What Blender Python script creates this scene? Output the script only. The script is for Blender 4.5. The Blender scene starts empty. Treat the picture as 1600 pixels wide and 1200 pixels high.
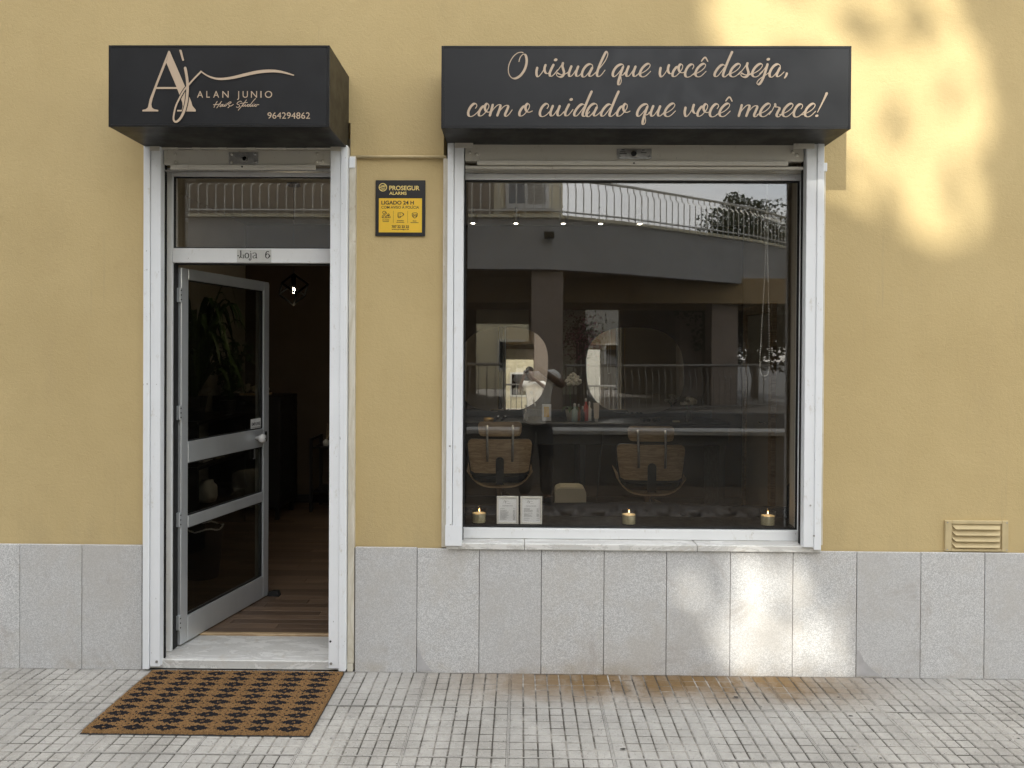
import bpy, math, random
from mathutils import Vector, Matrix, noise as mnoise
R = math.radians
random.seed(7)
scene = bpy.context.scene
col = scene.collection

# ------------------------------------------------------------------ camera
CAM = Vector((0.0, -4.03, 1.715))
cd = bpy.data.cameras.new('camera'); cam = bpy.data.objects.new('camera', cd); col.objects.link(cam)
cam.location = CAM
cam.rotation_euler = (Matrix.Rotation(R(.73), 3, 'Z') @ Matrix.Rotation(R(89.6), 3, 'X') @ Matrix.Rotation(R(.33), 3, 'Z')).to_euler()
cd.sensor_width = 36; cd.lens = 1170 / 1600 * 36; cd.shift_y = -.02495
cd.clip_start = .02; cd.clip_end = 500
scene.camera = cam

# ------------------------------------------------------------------ sky and sun
SUN_EL, SUN_AZ = R(34), R(200)                     # low morning light, from the left behind the viewer
w = bpy.data.worlds.new('World'); scene.world = w; w.use_nodes = True
nt = w.node_tree; bg = nt.nodes['Background']
sky = nt.nodes.new('ShaderNodeTexSky'); sky.sky_type = 'NISHITA'; sky.sun_disc = False
sky.sun_elevation = SUN_EL; sky.sun_rotation = SUN_AZ
sky.air_density = 1.0; sky.dust_density = 2.0; sky.ozone_density = 1.0; sky.altitude = 50
tcw = nt.nodes.new('ShaderNodeTexCoord'); mpw = nt.nodes.new('ShaderNodeMapping'); mpw.inputs['Scale'].default_value = (1, 1, 2.2)
cn = nt.nodes.new('ShaderNodeTexNoise'); cn.inputs['Scale'].default_value = 2.6; cn.inputs['Detail'].default_value = 7; cn.inputs['Roughness'].default_value = .58; cn.inputs['Distortion'].default_value = .4
cr = nt.nodes.new('ShaderNodeMapRange'); cr.interpolation_type = 'SMOOTHSTEP'
for i_, v_ in ((1, .34), (2, .62), (3, .35), (4, .95)): cr.inputs[i_].default_value = v_
cm = nt.nodes.new('ShaderNodeMix'); cm.data_type = 'RGBA'; cm.inputs[7].default_value = (7.9, 7.95, 7.9, 1)       # sunlit thin cloud
nt.links.new(tcw.outputs['Generated'], mpw.inputs[0]); nt.links.new(mpw.outputs[0], cn.inputs['Vector']); nt.links.new(cn.outputs['Fac'], cr.inputs[0])
nt.links.new(cr.outputs[0], cm.inputs[0]); nt.links.new(sky.outputs[0], cm.inputs[6]); nt.links.new(cm.outputs[2], bg.inputs[0]); bg.inputs[1].default_value = .14
sd = bpy.data.lights.new('sun', 'SUN'); so = bpy.data.objects.new('sun', sd); col.objects.link(so)
sd.energy = 2.05; sd.angle = R(.36); sd.color = (1, .955, .85)
SUN = Vector((math.sin(SUN_AZ) * math.cos(SUN_EL), math.cos(SUN_AZ) * math.cos(SUN_EL), math.sin(SUN_EL)))
so.rotation_euler = SUN.to_track_quat('Z', 'Y').to_euler(); so.location = SUN * 60
scene.view_settings.view_transform = 'Standard'; scene.view_settings.look = 'None'
scene.view_settings.gamma = 1; scene.view_settings.use_curve_mapping = False
scene.view_settings.exposure = 1.58
cy = scene.cycles
scene.render.engine = 'CYCLES'
cy.use_denoising = True; cy.use_adaptive_sampling = True; cy.adaptive_threshold = .02
cy.max_bounces = 10; cy.diffuse_bounces = 4; cy.glossy_bounces = 6; cy.transparent_max_bounces = 24
cy.caustics_reflective = False; cy.caustics_refractive = False
cy.sample_clamp_indirect = 6

# ------------------------------------------------------------------ helpers: shapes
ORG = {}
def tag(o, label=None, cat=None, group=None, kind=None):
    if label: o['label'] = label
    if cat: o['category'] = cat
    if group: o['group'] = group
    if kind: o['kind'] = kind
    return o
def empty(name, loc=(0, 0, 0), label=None, cat=None, group=None, kind=None, parent=None):
    o = bpy.data.objects.new(name, None); col.objects.link(o); o.empty_display_size = .1
    if parent:
        o.parent = parent; o.location = Vector(loc) - ORG[parent]
    else: o.location = loc
    ORG[o] = Vector(loc)
    return tag(o, label, cat, group, kind)
class MB:
    def __init__(s): s.v = []; s.f = []; s.m = []; s.cm = 0
    def add(s, vs, fs):
        n = len(s.v); s.v += [tuple(p) for p in vs]
        for f in fs: s.f.append([i + n for i in f]); s.m.append(s.cm)
        return s
    def box(s, x0, x1, y0, y1, z0, z1, b=0):
        if x0 > x1: x0, x1 = x1, x0
        if y0 > y1: y0, y1 = y1, y0
        if z0 > z1: z0, z1 = z1, z0
        if b:
            b = min(b, (x1-x0)*.45, (y1-y0)*.45, (z1-z0)*.45)
            vs = []
            for sx, x, in ((-1, x0), (1, x1)):
                for sy, y in ((-1, y0), (1, y1)):
                    for sz, z in ((-1, z0), (1, z1)):
                        vs += [(x, y-sy*b, z-sz*b), (x-sx*b, y, z-sz*b), (x-sx*b, y-sy*b, z)]
            g = lambda i, j, k, a: ((i*2+j)*2+k)*3+a
            fs = [[g(0,0,0,0),g(0,0,1,0),g(0,1,1,0),g(0,1,0,0)], [g(1,0,0,0),g(1,1,0,0),g(1,1,1,0),g(1,0,1,0)],
                  [g(0,0,0,1),g(1,0,0,1),g(1,0,1,1),g(0,0,1,1)], [g(0,1,0,1),g(0,1,1,1),g(1,1,1,1),g(1,1,0,1)],
                  [g(0,0,0,2),g(0,1,0,2),g(1,1,0,2),g(1,0,0,2)], [g(0,0,1,2),g(1,0,1,2),g(1,1,1,2),g(0,1,1,2)]]
            for j in (0, 1):
                for k in (0, 1):
                    fs += [[g(0,j,k,1),g(1,j,k,1),g(1,j,k,2),g(0,j,k,2)], [g(j,0,k,0),g(j,1,k,0),g(j,1,k,2),g(j,0,k,2)], [g(j,k,0,0),g(j,k,1,0),g(j,k,1,1),g(j,k,0,1)]]
            for i in (0, 1):
                for j in (0, 1):
                    for k in (0, 1): fs.append([g(i,j,k,0), g(i,j,k,1), g(i,j,k,2)])
            return s.add(vs, fs)
        return s.add([(x0,y0,z0),(x1,y0,z0),(x1,y1,z0),(x0,y1,z0),(x0,y0,z1),(x1,y0,z1),(x1,y1,z1),(x0,y1,z1)],
                     [[0,3,2,1],[4,5,6,7],[0,1,5,4],[1,2,6,5],[2,3,7,6],[3,0,4,7]])
    def tube(s, pts, r, n=8, cap=True, flat=None):
        pts = [Vector(p) for p in pts]; k = len(pts)
        rr = r if isinstance(r, (list, tuple)) else [r]*k
        vs = []; up = None
        for i, p in enumerate(pts):
            t = (pts[min(i+1, k-1)] - pts[max(i-1, 0)])
            t = t.normalized() if t.length > 1e-9 else Vector((0, 0, 1))
            if up is None:
                a = Vector((0, 0, 1)) if abs(t.z) < .9 else Vector((1, 0, 0))
                up = (a - t*a.dot(t)).normalized()
            else:
                up = up - t*up.dot(t); up = up.normalized() if up.length > 1e-6 else t.orthogonal().normalized()
            q = t.cross(up)
            for j in range(n):
                a = 2*math.pi*j/n
                vs.append(p + up*(math.cos(a)*rr[i]) + q*(math.sin(a)*rr[i]*(flat or 1)))
        fs = [[i*n+j, i*n+(j+1) % n, (i+1)*n+(j+1) % n, (i+1)*n+j] for i in range(k-1) for j in range(n)]
        if cap: fs += [list(range(n))[::-1], [(k-1)*n+j for j in range(n)]]
        return s.add(vs, fs)
    def lathe(s, c, prof, n=16):
        c = Vector(c); k = len(prof)
        vs = [c + Vector((math.cos(2*math.pi*j/n)*r, math.sin(2*math.pi*j/n)*r, z)) for r, z in prof for j in range(n)]
        fs = [[i*n+j, i*n+(j+1) % n, (i+1)*n+(j+1) % n, (i+1)*n+j] for i in range(k-1) for j in range(n)]
        fs += [list(range(n))[::-1], [(k-1)*n+j for j in range(n)]]
        return s.add(vs, fs)
    def cyl_y(s, x, z, y0, y1, r, n=16):
        return s.tube([(x, y0, z), (x, y1, z)], r, n)
    def prism(s, poly, y0, y1):                 # polygon in xz, extruded in y
        n = len(poly)
        vs = [(x, y0, z) for x, z in poly] + [(x, y1, z) for x, z in poly]
        return s.add(vs, [list(range(n)), [n+i for i in range(n)][::-1]] + [[i, n+i, n+(i+1) % n, (i+1) % n] for i in range(n)])
    def ball(s, c, rx, ry, rz, n=10, m=7):
        c = Vector(c); vs = [c + Vector((0, 0, -rz))]
        for i in range(1, m):
            a = -math.pi/2 + math.pi*i/m
            vs += [c + Vector((math.cos(a)*math.cos(2*math.pi*j/n)*rx, math.cos(a)*math.sin(2*math.pi*j/n)*ry, math.sin(a)*rz)) for j in range(n)]
        vs.append(c + Vector((0, 0, rz))); t = len(vs)-1
        fs = [[0, 1+(j+1) % n, 1+j] for j in range(n)]
        for i in range(m-2):
            fs += [[1+i*n+j, 1+i*n+(j+1) % n, 1+(i+1)*n+(j+1) % n, 1+(i+1)*n+j] for j in range(n)]
        b = 1+(m-2)*n
        fs += [[b+j, b+(j+1) % n, t] for j in range(n)]
        return s.add(vs, fs)
    def quad(s, a, b, c, d): return s.add([a, b, c, d], [[0, 1, 2, 3]])
    def build(s, name, mat, parent=None, origin=None, smooth=False):
        if origin is None:
            if parent is not None: origin = ORG[parent]
            else:
                xs = [p[0] for p in s.v]; ys = [p[1] for p in s.v]; zs = [p[2] for p in s.v]
                origin = ((min(xs)+max(xs))/2, (min(ys)+max(ys))/2, min(zs))
        o0 = Vector(origin)
        me = bpy.data.meshes.new(name)
        me.from_pydata([(p[0]-o0.x, p[1]-o0.y, p[2]-o0.z) for p in s.v], [], s.f)
        ms = mat if isinstance(mat, (list, tuple)) else [mat]
        for m in ms: me.materials.append(m)
        if len(ms) > 1: me.polygons.foreach_set('material_index', s.m)
        if smooth: me.polygons.foreach_set('use_smooth', [True]*len(me.polygons))
        me.update()
        o = bpy.data.objects.new(name, me); col.objects.link(o)
        if parent is not None:
            o.parent = parent; o.location = o0 - ORG[parent]
        else: o.location = o0
        ORG[o] = o0
        return o
def smooth_angle(o, deg=35):
    me = o.data
    me.polygons.foreach_set('use_smooth', [True]*len(me.polygons))
    try: me.set_sharp_from_angle(angle=R(deg))
    except Exception: pass
    return o
def copy_tree(o, parent=None):
    c = o.copy(); col.objects.link(c); c.parent = parent; ORG[c] = ORG[o].copy()
    for ch in list(o.children): copy_tree(ch, c)
    return c
def catmull(P, n=8, closed=False):
    P = [Vector(p) for p in P]; out = []; k = len(P)
    for i in range(k if closed else k-1):
        if closed: a, b, c, d = P[i-1], P[i], P[(i+1) % k], P[(i+2) % k]
        else: a, b, c, d = P[max(i-1, 0)], P[i], P[i+1], P[min(i+2, k-1)]
        for j in range(n):
            t = j/n
            out.append(.5*((2*b) + (c-a)*t + (2*a-5*b+4*c-d)*t*t + (3*b-a-3*c+d)*t**3))
    if not closed: out.append(P[-1])
    return out

# ------------------------------------------------------------------ helpers: materials
class N:
    def __init__(s, name):
        s.m = bpy.data.materials.new(name); s.m.use_nodes = True; s.t = s.m.node_tree
        s.b = s.t.nodes['Principled BSDF']; s.out = s.t.nodes['Material Output']
        g = s.t.nodes.new('ShaderNodeNewGeometry'); s.pos = g.outputs['Position']
        tc = s.t.nodes.new('ShaderNodeTexCoord'); s.obj = tc.outputs['Object']
    def new(s, t, **k):
        n = s.t.nodes.new(t)
        for a, b in k.items(): setattr(n, a, b)
        return n
    def link(s, a, b): s.t.links.new(a, b)
    def put(s, sock, v):
        if isinstance(v, bpy.types.NodeSocket): s.link(v, sock)
        elif isinstance(v, (tuple, list)) and len(v) == 3 and sock.type == 'RGBA': sock.default_value = (*v, 1)
        else: sock.default_value = v
    def noise(s, scale, detail=4, rough=.6, vec=None, stretch=None, dist=0):
        n = s.new('ShaderNodeTexNoise'); n.inputs['Scale'].default_value = scale; n.inputs['Detail'].default_value = detail
        n.inputs['Roughness'].default_value = rough; n.inputs['Distortion'].default_value = dist
        v = vec or s.pos
        if stretch:
            mp = s.new('ShaderNodeMapping'); mp.inputs['Scale'].default_value = stretch; s.link(v, mp.inputs[0]); v = mp.outputs[0]
        s.link(v, n.inputs['Vector']); return n.outputs['Fac']
    def vor(s, scale, vec=None, feature='F1'):
        n = s.new('ShaderNodeTexVoronoi'); n.inputs['Scale'].default_value = scale; n.feature = feature
        s.link(vec or s.pos, n.inputs['Vector']); return n
    def ramp(s, v, lo, hi, a=0, b=1, smooth=True):
        n = s.new('ShaderNodeMapRange'); n.interpolation_type = 'SMOOTHSTEP' if smooth else 'LINEAR'
        s.put(n.inputs[0], v); n.inputs[1].default_value = lo; n.inputs[2].default_value = hi
        n.inputs[3].default_value = a; n.inputs[4].default_value = b; return n.outputs[0]
    def math(s, op, a, b=0, c=0):
        n = s.new('ShaderNodeMath', operation=op); s.put(n.inputs[0], a); s.put(n.inputs[1], b); s.put(n.inputs[2], c); return n.outputs[0]
    def mix(s, f, a, b, blend='MIX'):
        n = s.new('ShaderNodeMix', data_type='RGBA', blend_type=blend)
        s.put(n.inputs[0], f); s.put(n.inputs[6], a); s.put(n.inputs[7], b); return n.outputs[2]
    def sep(s, v=None):
        n = s.new('ShaderNodeSeparateXYZ'); s.link(v or s.pos, n.inputs[0]); return n.outputs
    def rnd(s): return s.new('ShaderNodeObjectInfo').outputs['Random']
    def bump(s, h, strength=.3, dist=.01):
        n = s.new('ShaderNodeBump'); n.inputs['Strength'].default_value = strength; n.inputs['Distance'].default_value = dist
        s.link(h, n.inputs['Height']); s.link(n.outputs[0], s.b.inputs['Normal']); return n
    def done(s, color, rough=.6, metal=0, spec=None):
        s.put(s.b.inputs['Base Color'], color); s.put(s.b.inputs['Roughness'], rough); s.b.inputs['Metallic'].default_value = metal
        if spec is not None: s.b.inputs['Specular IOR Level'].default_value = spec
        return s.m
def pm(name, c, rough=.6, var=.12, scale=6, metal=0, bump=0, bscale=60, spec=None, stretch=None, dirt=None, dirtamt=.5):
    n = N(name)
    f = n.noise(scale, 5, .6, stretch=stretch)
    cc = n.mix(n.ramp(f, .3, .7), tuple(x*(1-var) for x in c), tuple(min(1, x*(1+var)) for x in c))
    if dirt:
        d = n.ramp(n.noise(scale*2.3, 8, .72, stretch=stretch), .55, .75, 0, dirtamt)
        cc = n.mix(d, cc, dirt)
    if bump: n.bump(n.noise(bscale, 4, .6, stretch=stretch), bump, .004)
    r = n.ramp(n.noise(scale*3, 3), .2, .8, max(0, rough-.08), min(1, rough+.08))
    return n.done(cc, r, metal, spec)
def emit(name, c, s):
    n = N(name); n.b.inputs['Emission Color'].default_value = (*c, 1); n.b.inputs['Emission Strength'].default_value = s
    return n.done(c, .5)
def glass(name, tint, r0=.07, rough=0, dust=0):
    n = N(name)
    lw = n.new('ShaderNodeLayerWeight'); lw.inputs['Blend'].default_value = .5
    p = n.math('POWER', lw.outputs['Facing'], 5.0)
    f = n.math('MULTIPLY_ADD', p, 1-r0, r0)
    tr = n.new('ShaderNodeBsdfTransparent'); tr.inputs[0].default_value = (*tint, 1)
    gl = n.new('ShaderNodeBsdfGlossy'); gl.inputs['Roughness'].default_value = rough; gl.inputs[0].default_value = (1, 1, 1, 1)
    mx = n.new('ShaderNodeMixShader'); n.link(f, mx.inputs[0]); n.link(tr.outputs[0], mx.inputs[1]); n.link(gl.outputs[0], mx.inputs[2])
    sh = mx.outputs[0]
    if dust:                                                    # a thin film of dust on the pane
        df = n.new('ShaderNodeBsdfDiffuse'); df.inputs[0].default_value = (.62, .60, .54, 1)
        m2 = n.new('ShaderNodeMixShader'); n.link(n.ramp(n.noise(3.5, 6, .7), .3, .8, dust*.4, dust*1.6), m2.inputs[0]); n.link(sh, m2.inputs[1]); n.link(df.outputs[0], m2.inputs[2]); sh = m2.outputs[0]
    n.link(sh, n.out.inputs[0]); return n.m

# stucco wall
n = N('ochre_stucco')
fine = n.noise(170, 3, .6); med = n.noise(55, 4, .65)
big = n.ramp(n.noise(.9, 5, .6), .3, .7)
c = n.mix(big, (.498, .384, .192), (.556, .434, .223))
c = n.mix(n.ramp(n.noise(9, 6, .7), .5, .8, 0, .35), c, (.455, .335, .165))
zz = n.sep()[2]
low = n.math('MULTIPLY', n.ramp(zz, .66, 1.0, 1, 0), n.ramp(n.noise(5, 6, .7, stretch=(1, 1, .25)), .4, .7, 0, .35))
c = n.mix(low, c, (.40, .32, .18))
c = n.mix(n.ramp(n.noise(2.1, 7, .72, stretch=(1.6, 1, .55)), .52, .75, 0, .30), c, (.43, .33, .18))
drip = n.math('MULTIPLY', n.ramp(n.noise(7, 5, .7, stretch=(3.2, 1, .10)), .57, .74, 0, .5), n.ramp(n.noise(1.3, 3, .5), .42, .62))
c = n.mix(drip, c, (.40, .32, .19))
c = n.mix(n.ramp(n.noise(70, 2, .5), .745, .77, 0, .5), c, (.27, .20, .11))
h = n.math('ADD', n.math('MULTIPLY', fine, .6), med)
n.bump(h, .5, .005)
M_STUCCO = n.done(c, .93, spec=.2)
M_STUCCO_TRIM = pm('ochre_paint', (.52, .42, .235), .75, .06, 12)

# granite
n = N('speckled_granite')
v1 = n.vor(300).outputs['Color']; sp = n.sep(v1)[0]
c = n.mix(n.ramp(sp, .25, .8), (.44, .44, .438), (.70, .698, .69))
c = n.mix(n.ramp(n.noise(380, 2, .5), .58, .68, 0, .6), c, (.27, .265, .26))
c = n.mix(n.ramp(n.noise(2.4, 7, .74), .42, .66, 0, .6), c, (.49, .46, .415))
c = n.mix(n.ramp(n.noise(4, 9, .80, dist=.8), .54, .68, 0, .5), c, (.36, .32, .29))
zz = n.sep()[2]
c = n.mix(n.math('MULTIPLY', n.ramp(zz, .015, .09, 1, 0), n.ramp(n.noise(3, 6, .7), .45, .65, 0, .5)), c, (.36, .29, .19))
c = n.mix(n.math('MULTIPLY', n.ramp(n.rnd(), 0, 1), .34), c, (.43, .425, .42))
n.bump(n.noise(260, 3, .6), .15, .003)
M_GRANITE = n.done(c, .62, spec=.35)
M_JOINT = pm('plinth_mortar', (.20, .18, .16), .9, .2, 20)
M_PATCH = pm('grey_mortar_patch', (.42, .41, .41), .85, .08, 20, bump=.2, bscale=80)

# paving concrete
n = N('paving_concrete')
c = n.mix(n.ramp(n.noise(3, 6, .65), .3, .7), (.305, .290, .262), (.455, .436, .400))
c = n.mix(n.ramp(n.noise(42, 6, .7), .45, .72, 0, .55), c, (.26, .25, .232))
c = n.mix(n.ramp(n.noise(170, 3, .6), .55, .72, 0, .6), c, (.58, .57, .54))
c = n.mix(n.ramp(n.noise(95, 2, .5), .66, .72, 0, .8), c, (.10, .095, .09))
c = n.mix(n.ramp(n.noise(11, 7, .82), .57, .68, 0, .6), c, (.19, .18, .17))
sx, sy, sz = n.sep()
band = n.math('MULTIPLY', n.ramp(sx, -.75, .35, 0, 1), n.ramp(sx, 1.3, 2.2, 1, 0))
band = n.math('MULTIPLY', band, n.ramp(n.math('ADD', sy, n.math('MULTIPLY', n.noise(4, 5, .7), .36)), -.30, .06, 0, 1))
band = n.math('MULTIPLY', band, n.ramp(n.noise(4, 6, .7, stretch=(1, .35, 1)),   .30, .56, .40, 1.0))
c = n.mix(n.math('MULTIPLY', n.ramp(n.rnd(), .1, .9), .40), c, (.34, .33, .31))
c = n.mix(band, c, (.175, .112, .052))
n.bump(n.noise(120, 5, .7), .55, .004)
M_PAVE = n.done(c, .88, spec=.25)
n = N('groove_dirt')
c = n.mix(n.ramp(n.noise(3.2, 6, .75), .42, .68), (.075, .068, .058), (.42, .395, .355))
M_GROOVE = n.done(c, .95, spec=.1)
M_MORTAR = pm('paving_mortar', (.54, .52, .48), .9, .1, 15)

# marble
n = N('worn_marble')
vein = n.noise(5, 8, .7, stretch=(.6, 2.0, 1.5), dist=1.6)
c = n.mix(n.ramp(vein, .42, .58), (.56, .55, .52), (.70, .69, .66))
c = n.mix(n.ramp(n.math('ABSOLUTE', n.math('SUBTRACT', vein, .5)), 0, .022, .5, 0), c, (.32, .31, .29))
c = n.mix(n.ramp(n.noise(14, 6, .7), .52, .75, 0, .5), c, (.47, .40, .30))
M_MARBLE = n.done(c, n.ramp(n.noise(20), .2, .8, .28, .5), spec=.45)
n = N('cream_stone_trim')
c = n.mix(n.ramp(n.noise(6, 7, .7, stretch=(3, 3, .6), dist=1), .35, .65), (.52, .47, .37), (.66, .62, .53))
c = n.mix(n.ramp(n.noise(11, 6, .7), .6, .72, 0, .7), c, (.34, .22, .11))
M_TRIM = n.done(c, .55)

# painted metal and so on
def painted(name, c, dirtc, rough=.42):
    n = N(name)
    cc = n.mix(n.ramp(n.noise(2.5, 5, .6), .3, .7), tuple(x*.95 for x in c), c)
    cc = n.mix(n.ramp(n.noise(26, 7, .75, stretch=(1, 1, .45)), .57, .74, 0, .65), cc, dirtc)
    cc = n.mix(n.ramp(n.noise(90, 3, .6, stretch=(1, 1, .5)), .71, .74, 0, .8), cc, (.28, .27, .26))
    return n.done(cc, n.ramp(n.noise(12), .2, .8, rough-.1, rough+.12), spec=.45)
M_WHITE = painted('white_painted_metal', (.80, .82, .84), (.52, .49, .43))
M_WHITE2 = painted('white_window_frame', (.79, .80, .80), (.5, .47, .40), .36)
M_BEIGE = painted('beige_shutter_metal', (.60, .57, .50), (.36, .31, .24), .5)
M_ALU = pm('anodised_aluminium', (.62, .645, .66), .36, .05, 5, metal=.55, stretch=(1, 1, .1))
M_STEEL = pm('dull_steel', (.42, .41, .39), .42, .15, 40, metal=.8)
M_GASKET = pm('black_gasket', (.012, .012, .012), .7)
M_BRUSH = pm('black_brush_seal', (.010, .010, .010), .95, .5, 200, bump=.8, bscale=300)
M_SIGN = pm('black_sign_sheet', (.0125, .0135, .0155), .42, .10, 3, spec=.32)
M_SIGNEDGE = pm('black_sign_trim', (.0095, .0098, .0105), .40, .10, 3, spec=.32)
M_GOLD = pm('beige_vinyl', (.50, .385, .275), .5, .03, 8)
M_PRINT = pm('black_print', (.02, .018, .015), .6)
M_YELLOW = pm('yellow_print', (.80, .50, .035), .5, .03)
M_CREAMPRINT = pm('pale_yellow_print', (.78, .60, .20), .5, .03)
M_ALARM = pm('black_plastic_plate', (.018, .018, .019), .35, .1)
M_PLATE = pm('brushed_door_plate', (.58, .58, .555), .4, .04, 20, metal=.2)
M_WPLASTIC = pm('white_plastic', (.78, .77, .74), .3, .04)
M_RUBBER = pm('black_rubber', (.015, .015, .015), .8)
M_COIR = pm('coir_fibre', (.215, .125, .056), .97, .40, 240, bump=.9, bscale=500, spec=.05)
M_COIRB = pm('black_coir', (.018, .017, .019), .95, .35, 240, bump=.9, bscale=500, spec=.08)
M_GLASS = glass('window_glass', (.975, .967, .945), .070, dust=.006)
M_DGLASS = glass('door_glass', (.62, .615, .58), .030, dust=.004)
M_CGLASS = glass('clear_glass', (.97, .97, .97), .05)
# interior
M_DARKWALL = pm('dark_brown_wall', (.075, .052, .034), .8, .08, 2, bump=.1)
M_LIGHTWALL = pm('cream_inner_wall', (.46, .42, .35), .85, .04, 2)
M_CEIL = pm('inner_ceiling_paint', (.55, .52, .46), .9, .04, 2)
n = N('walnut_plank')
g = n.noise(4, 8, .7, vec=n.obj, stretch=(1.0, 26, 10), dist=.5)
c = n.mix(n.ramp(g, .30, .70), (.125, .080, .052), (.27, .185, .122))
c = n.mix(n.ramp(n.rnd(), 0, 1, 0, .75), c, (.085, .055, .037))
M_PLANK = n.done(c, n.ramp(g, .2, .8, .30, .48), spec=.5)
n = N('oak_veneer')
g = n.noise(3.2, 6, .65, vec=n.obj, stretch=(1.2, 5, 13), dist=1.5)
c = n.mix(n.ramp(g, .40, .60), (.34, .23, .125), (.52, .38, .22))
M_OAK = n.done(c, .45)
M_LEATHER = pm('black_leather', (.012, .013, .016), .48, .15, 20, bump=.15, bscale=220, spec=.30)
M_GREYLEATHER = pm('charcoal_leather', (.045, .047, .05), .5, .12, 20)
M_BLACKM = pm('black_metal', (.016, .016, .017), .4, .1)
M_CHROME = pm('chrome', (.72, .72, .73), .12, .03, metal=1)
M_BLACKWOOD = pm('black_cabinet', (.014, .013, .012), .45, .15)
n = N('mirror_silver'); M_MIRROR = n.done((.95, .95, .95), .0, 1)
M_WAX = pm('candle_wax', (.78, .72, .46), .5, .04); M_WAX.node_tree.nodes['Principled BSDF'].inputs['Subsurface Weight'].default_value = .0
M_FLAME = emit('candle_flame', (1, .60, .22), 3.5)
M_WIRE = pm('matt_black_wire', (.004, .004, .004), 1, spec=0)
M_BULB = emit('lamp_filament', (1, .88, .66), 40)
M_SPOTFACE = emit('spotlight_lens', (1, .93, .80), 9)
M_PAPER = pm('white_paper', (.86, .88, .92), .8, .02)
M_INK = pm('grey_ink', (.16, .16, .17), .8)
M_CREAM = pm('cream_lacquer', (.52, .48, .36), .45, .04)
M_LEAF = None
def foliage(name, a, b, trans=.25, rough=.55):
    n = N(name)
    c = n.mix(n.ramp(n.noise(1.7, 4, .6), .35, .65), a, b)
    c = n.mix(n.ramp(n.noise(30, 2, .5), .4, .7, 0, .5), c, tuple(x*.6 for x in a))
    n.done(c, rough, spec=.3)
    if trans:
        t = n.new('ShaderNodeBsdfTranslucent'); n.link(c, t.inputs[0])
        mx = n.new('ShaderNodeMixShader'); mx.inputs[0].default_value = trans
        n.link(n.b.outputs[0], mx.inputs[1]); n.link(t.outputs[0], mx.inputs[2]); n.link(mx.outputs[0], n.out.inputs[0])
    return n.m
M_LEAF = foliage('green_leaf', (.035, .065, .018), (.075, .115, .032))
M_LEAFD = foliage('dark_leaf', (.018, .034, .012), (.035, .055, .018))
M_PLANT = foliage('house_plant_leaf', (.035, .075, .024), (.070, .120, .035), .15, .4)
M_BARK = pm('bark', (.075, .055, .04), .95, .3, 14, bump=.9, bscale=30, stretch=(1, 1, .2))
M_PETAL = pm('white_petal', (.78, .76, .70), .6, .05)
M_PINK = pm('pink_petal', (.50, .12, .22), .6, .2, 30)
# street opposite
M_FASCIA = pm('grey_render', (.33, .325, .315), .9, .08, 1.2, bump=.1, dirt=(.26, .24, .21), dirtamt=.4)
M_SOFFIT = pm('brown_soffit', (.27, .19, .095), .9, .06, 1.5)
M_PEBBLE = pm('pebbledash_column', (.24, .195, .16), .95, .35, 90, bump=.8, bscale=90)
M_CREAMW = pm('cream_render', (.80, .74, .56), .9, .05, 1)
M_TAUPE = pm('taupe_render', (.17, .145, .12), .9, .06, 1.2)
M_RAIL = pm('grey_railing_paint', (.16, .15, .135), .5, .08, 10)
M_RAILW = pm('white_railing_paint', (.56, .55, .51), .5, .06, 10)
M_LOWWALL = pm('rough_grey_wall', (.125, .122, .117), .92, .12, 3, bump=.3, dirt=(.07, .065, .055))
M_CAP = pm('pale_wall_cap', (.40, .395, .38), .8, .06, 5)
M_EARTH = pm('dry_leaf_earth', (.055, .038, .022), .98, .45, 25, bump=.8, bscale=60)
M_LITTER = pm('dry_leaf', (.085, .055, .028), .9, .4, 30)
M_ASPHALT = pm('asphalt', (.06, .06, .06), .9, .2, 40)
M_TERRAZZO = pm('portico_floor', (.20, .18, .155), .6, .1, 8)
M_SHUTTER = pm('grey_shutter_slats', (.42, .41, .38), .6, .05)
M_WGLASS = glass('far_window_glass', (.25, .27, .28), .09)
M_SKIN = pm('brown_skin', (.115, .058, .036), .5, .06, 20)
M_HAIR = pm('black_hair', (.010, .009, .008), .8, .3, 90)
M_TEE = pm('white_cotton', (.80, .80, .79), .9, .03, 10)
M_TROUSER = pm('black_denim', (.022, .023, .027), .9, .1, 30)
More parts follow.
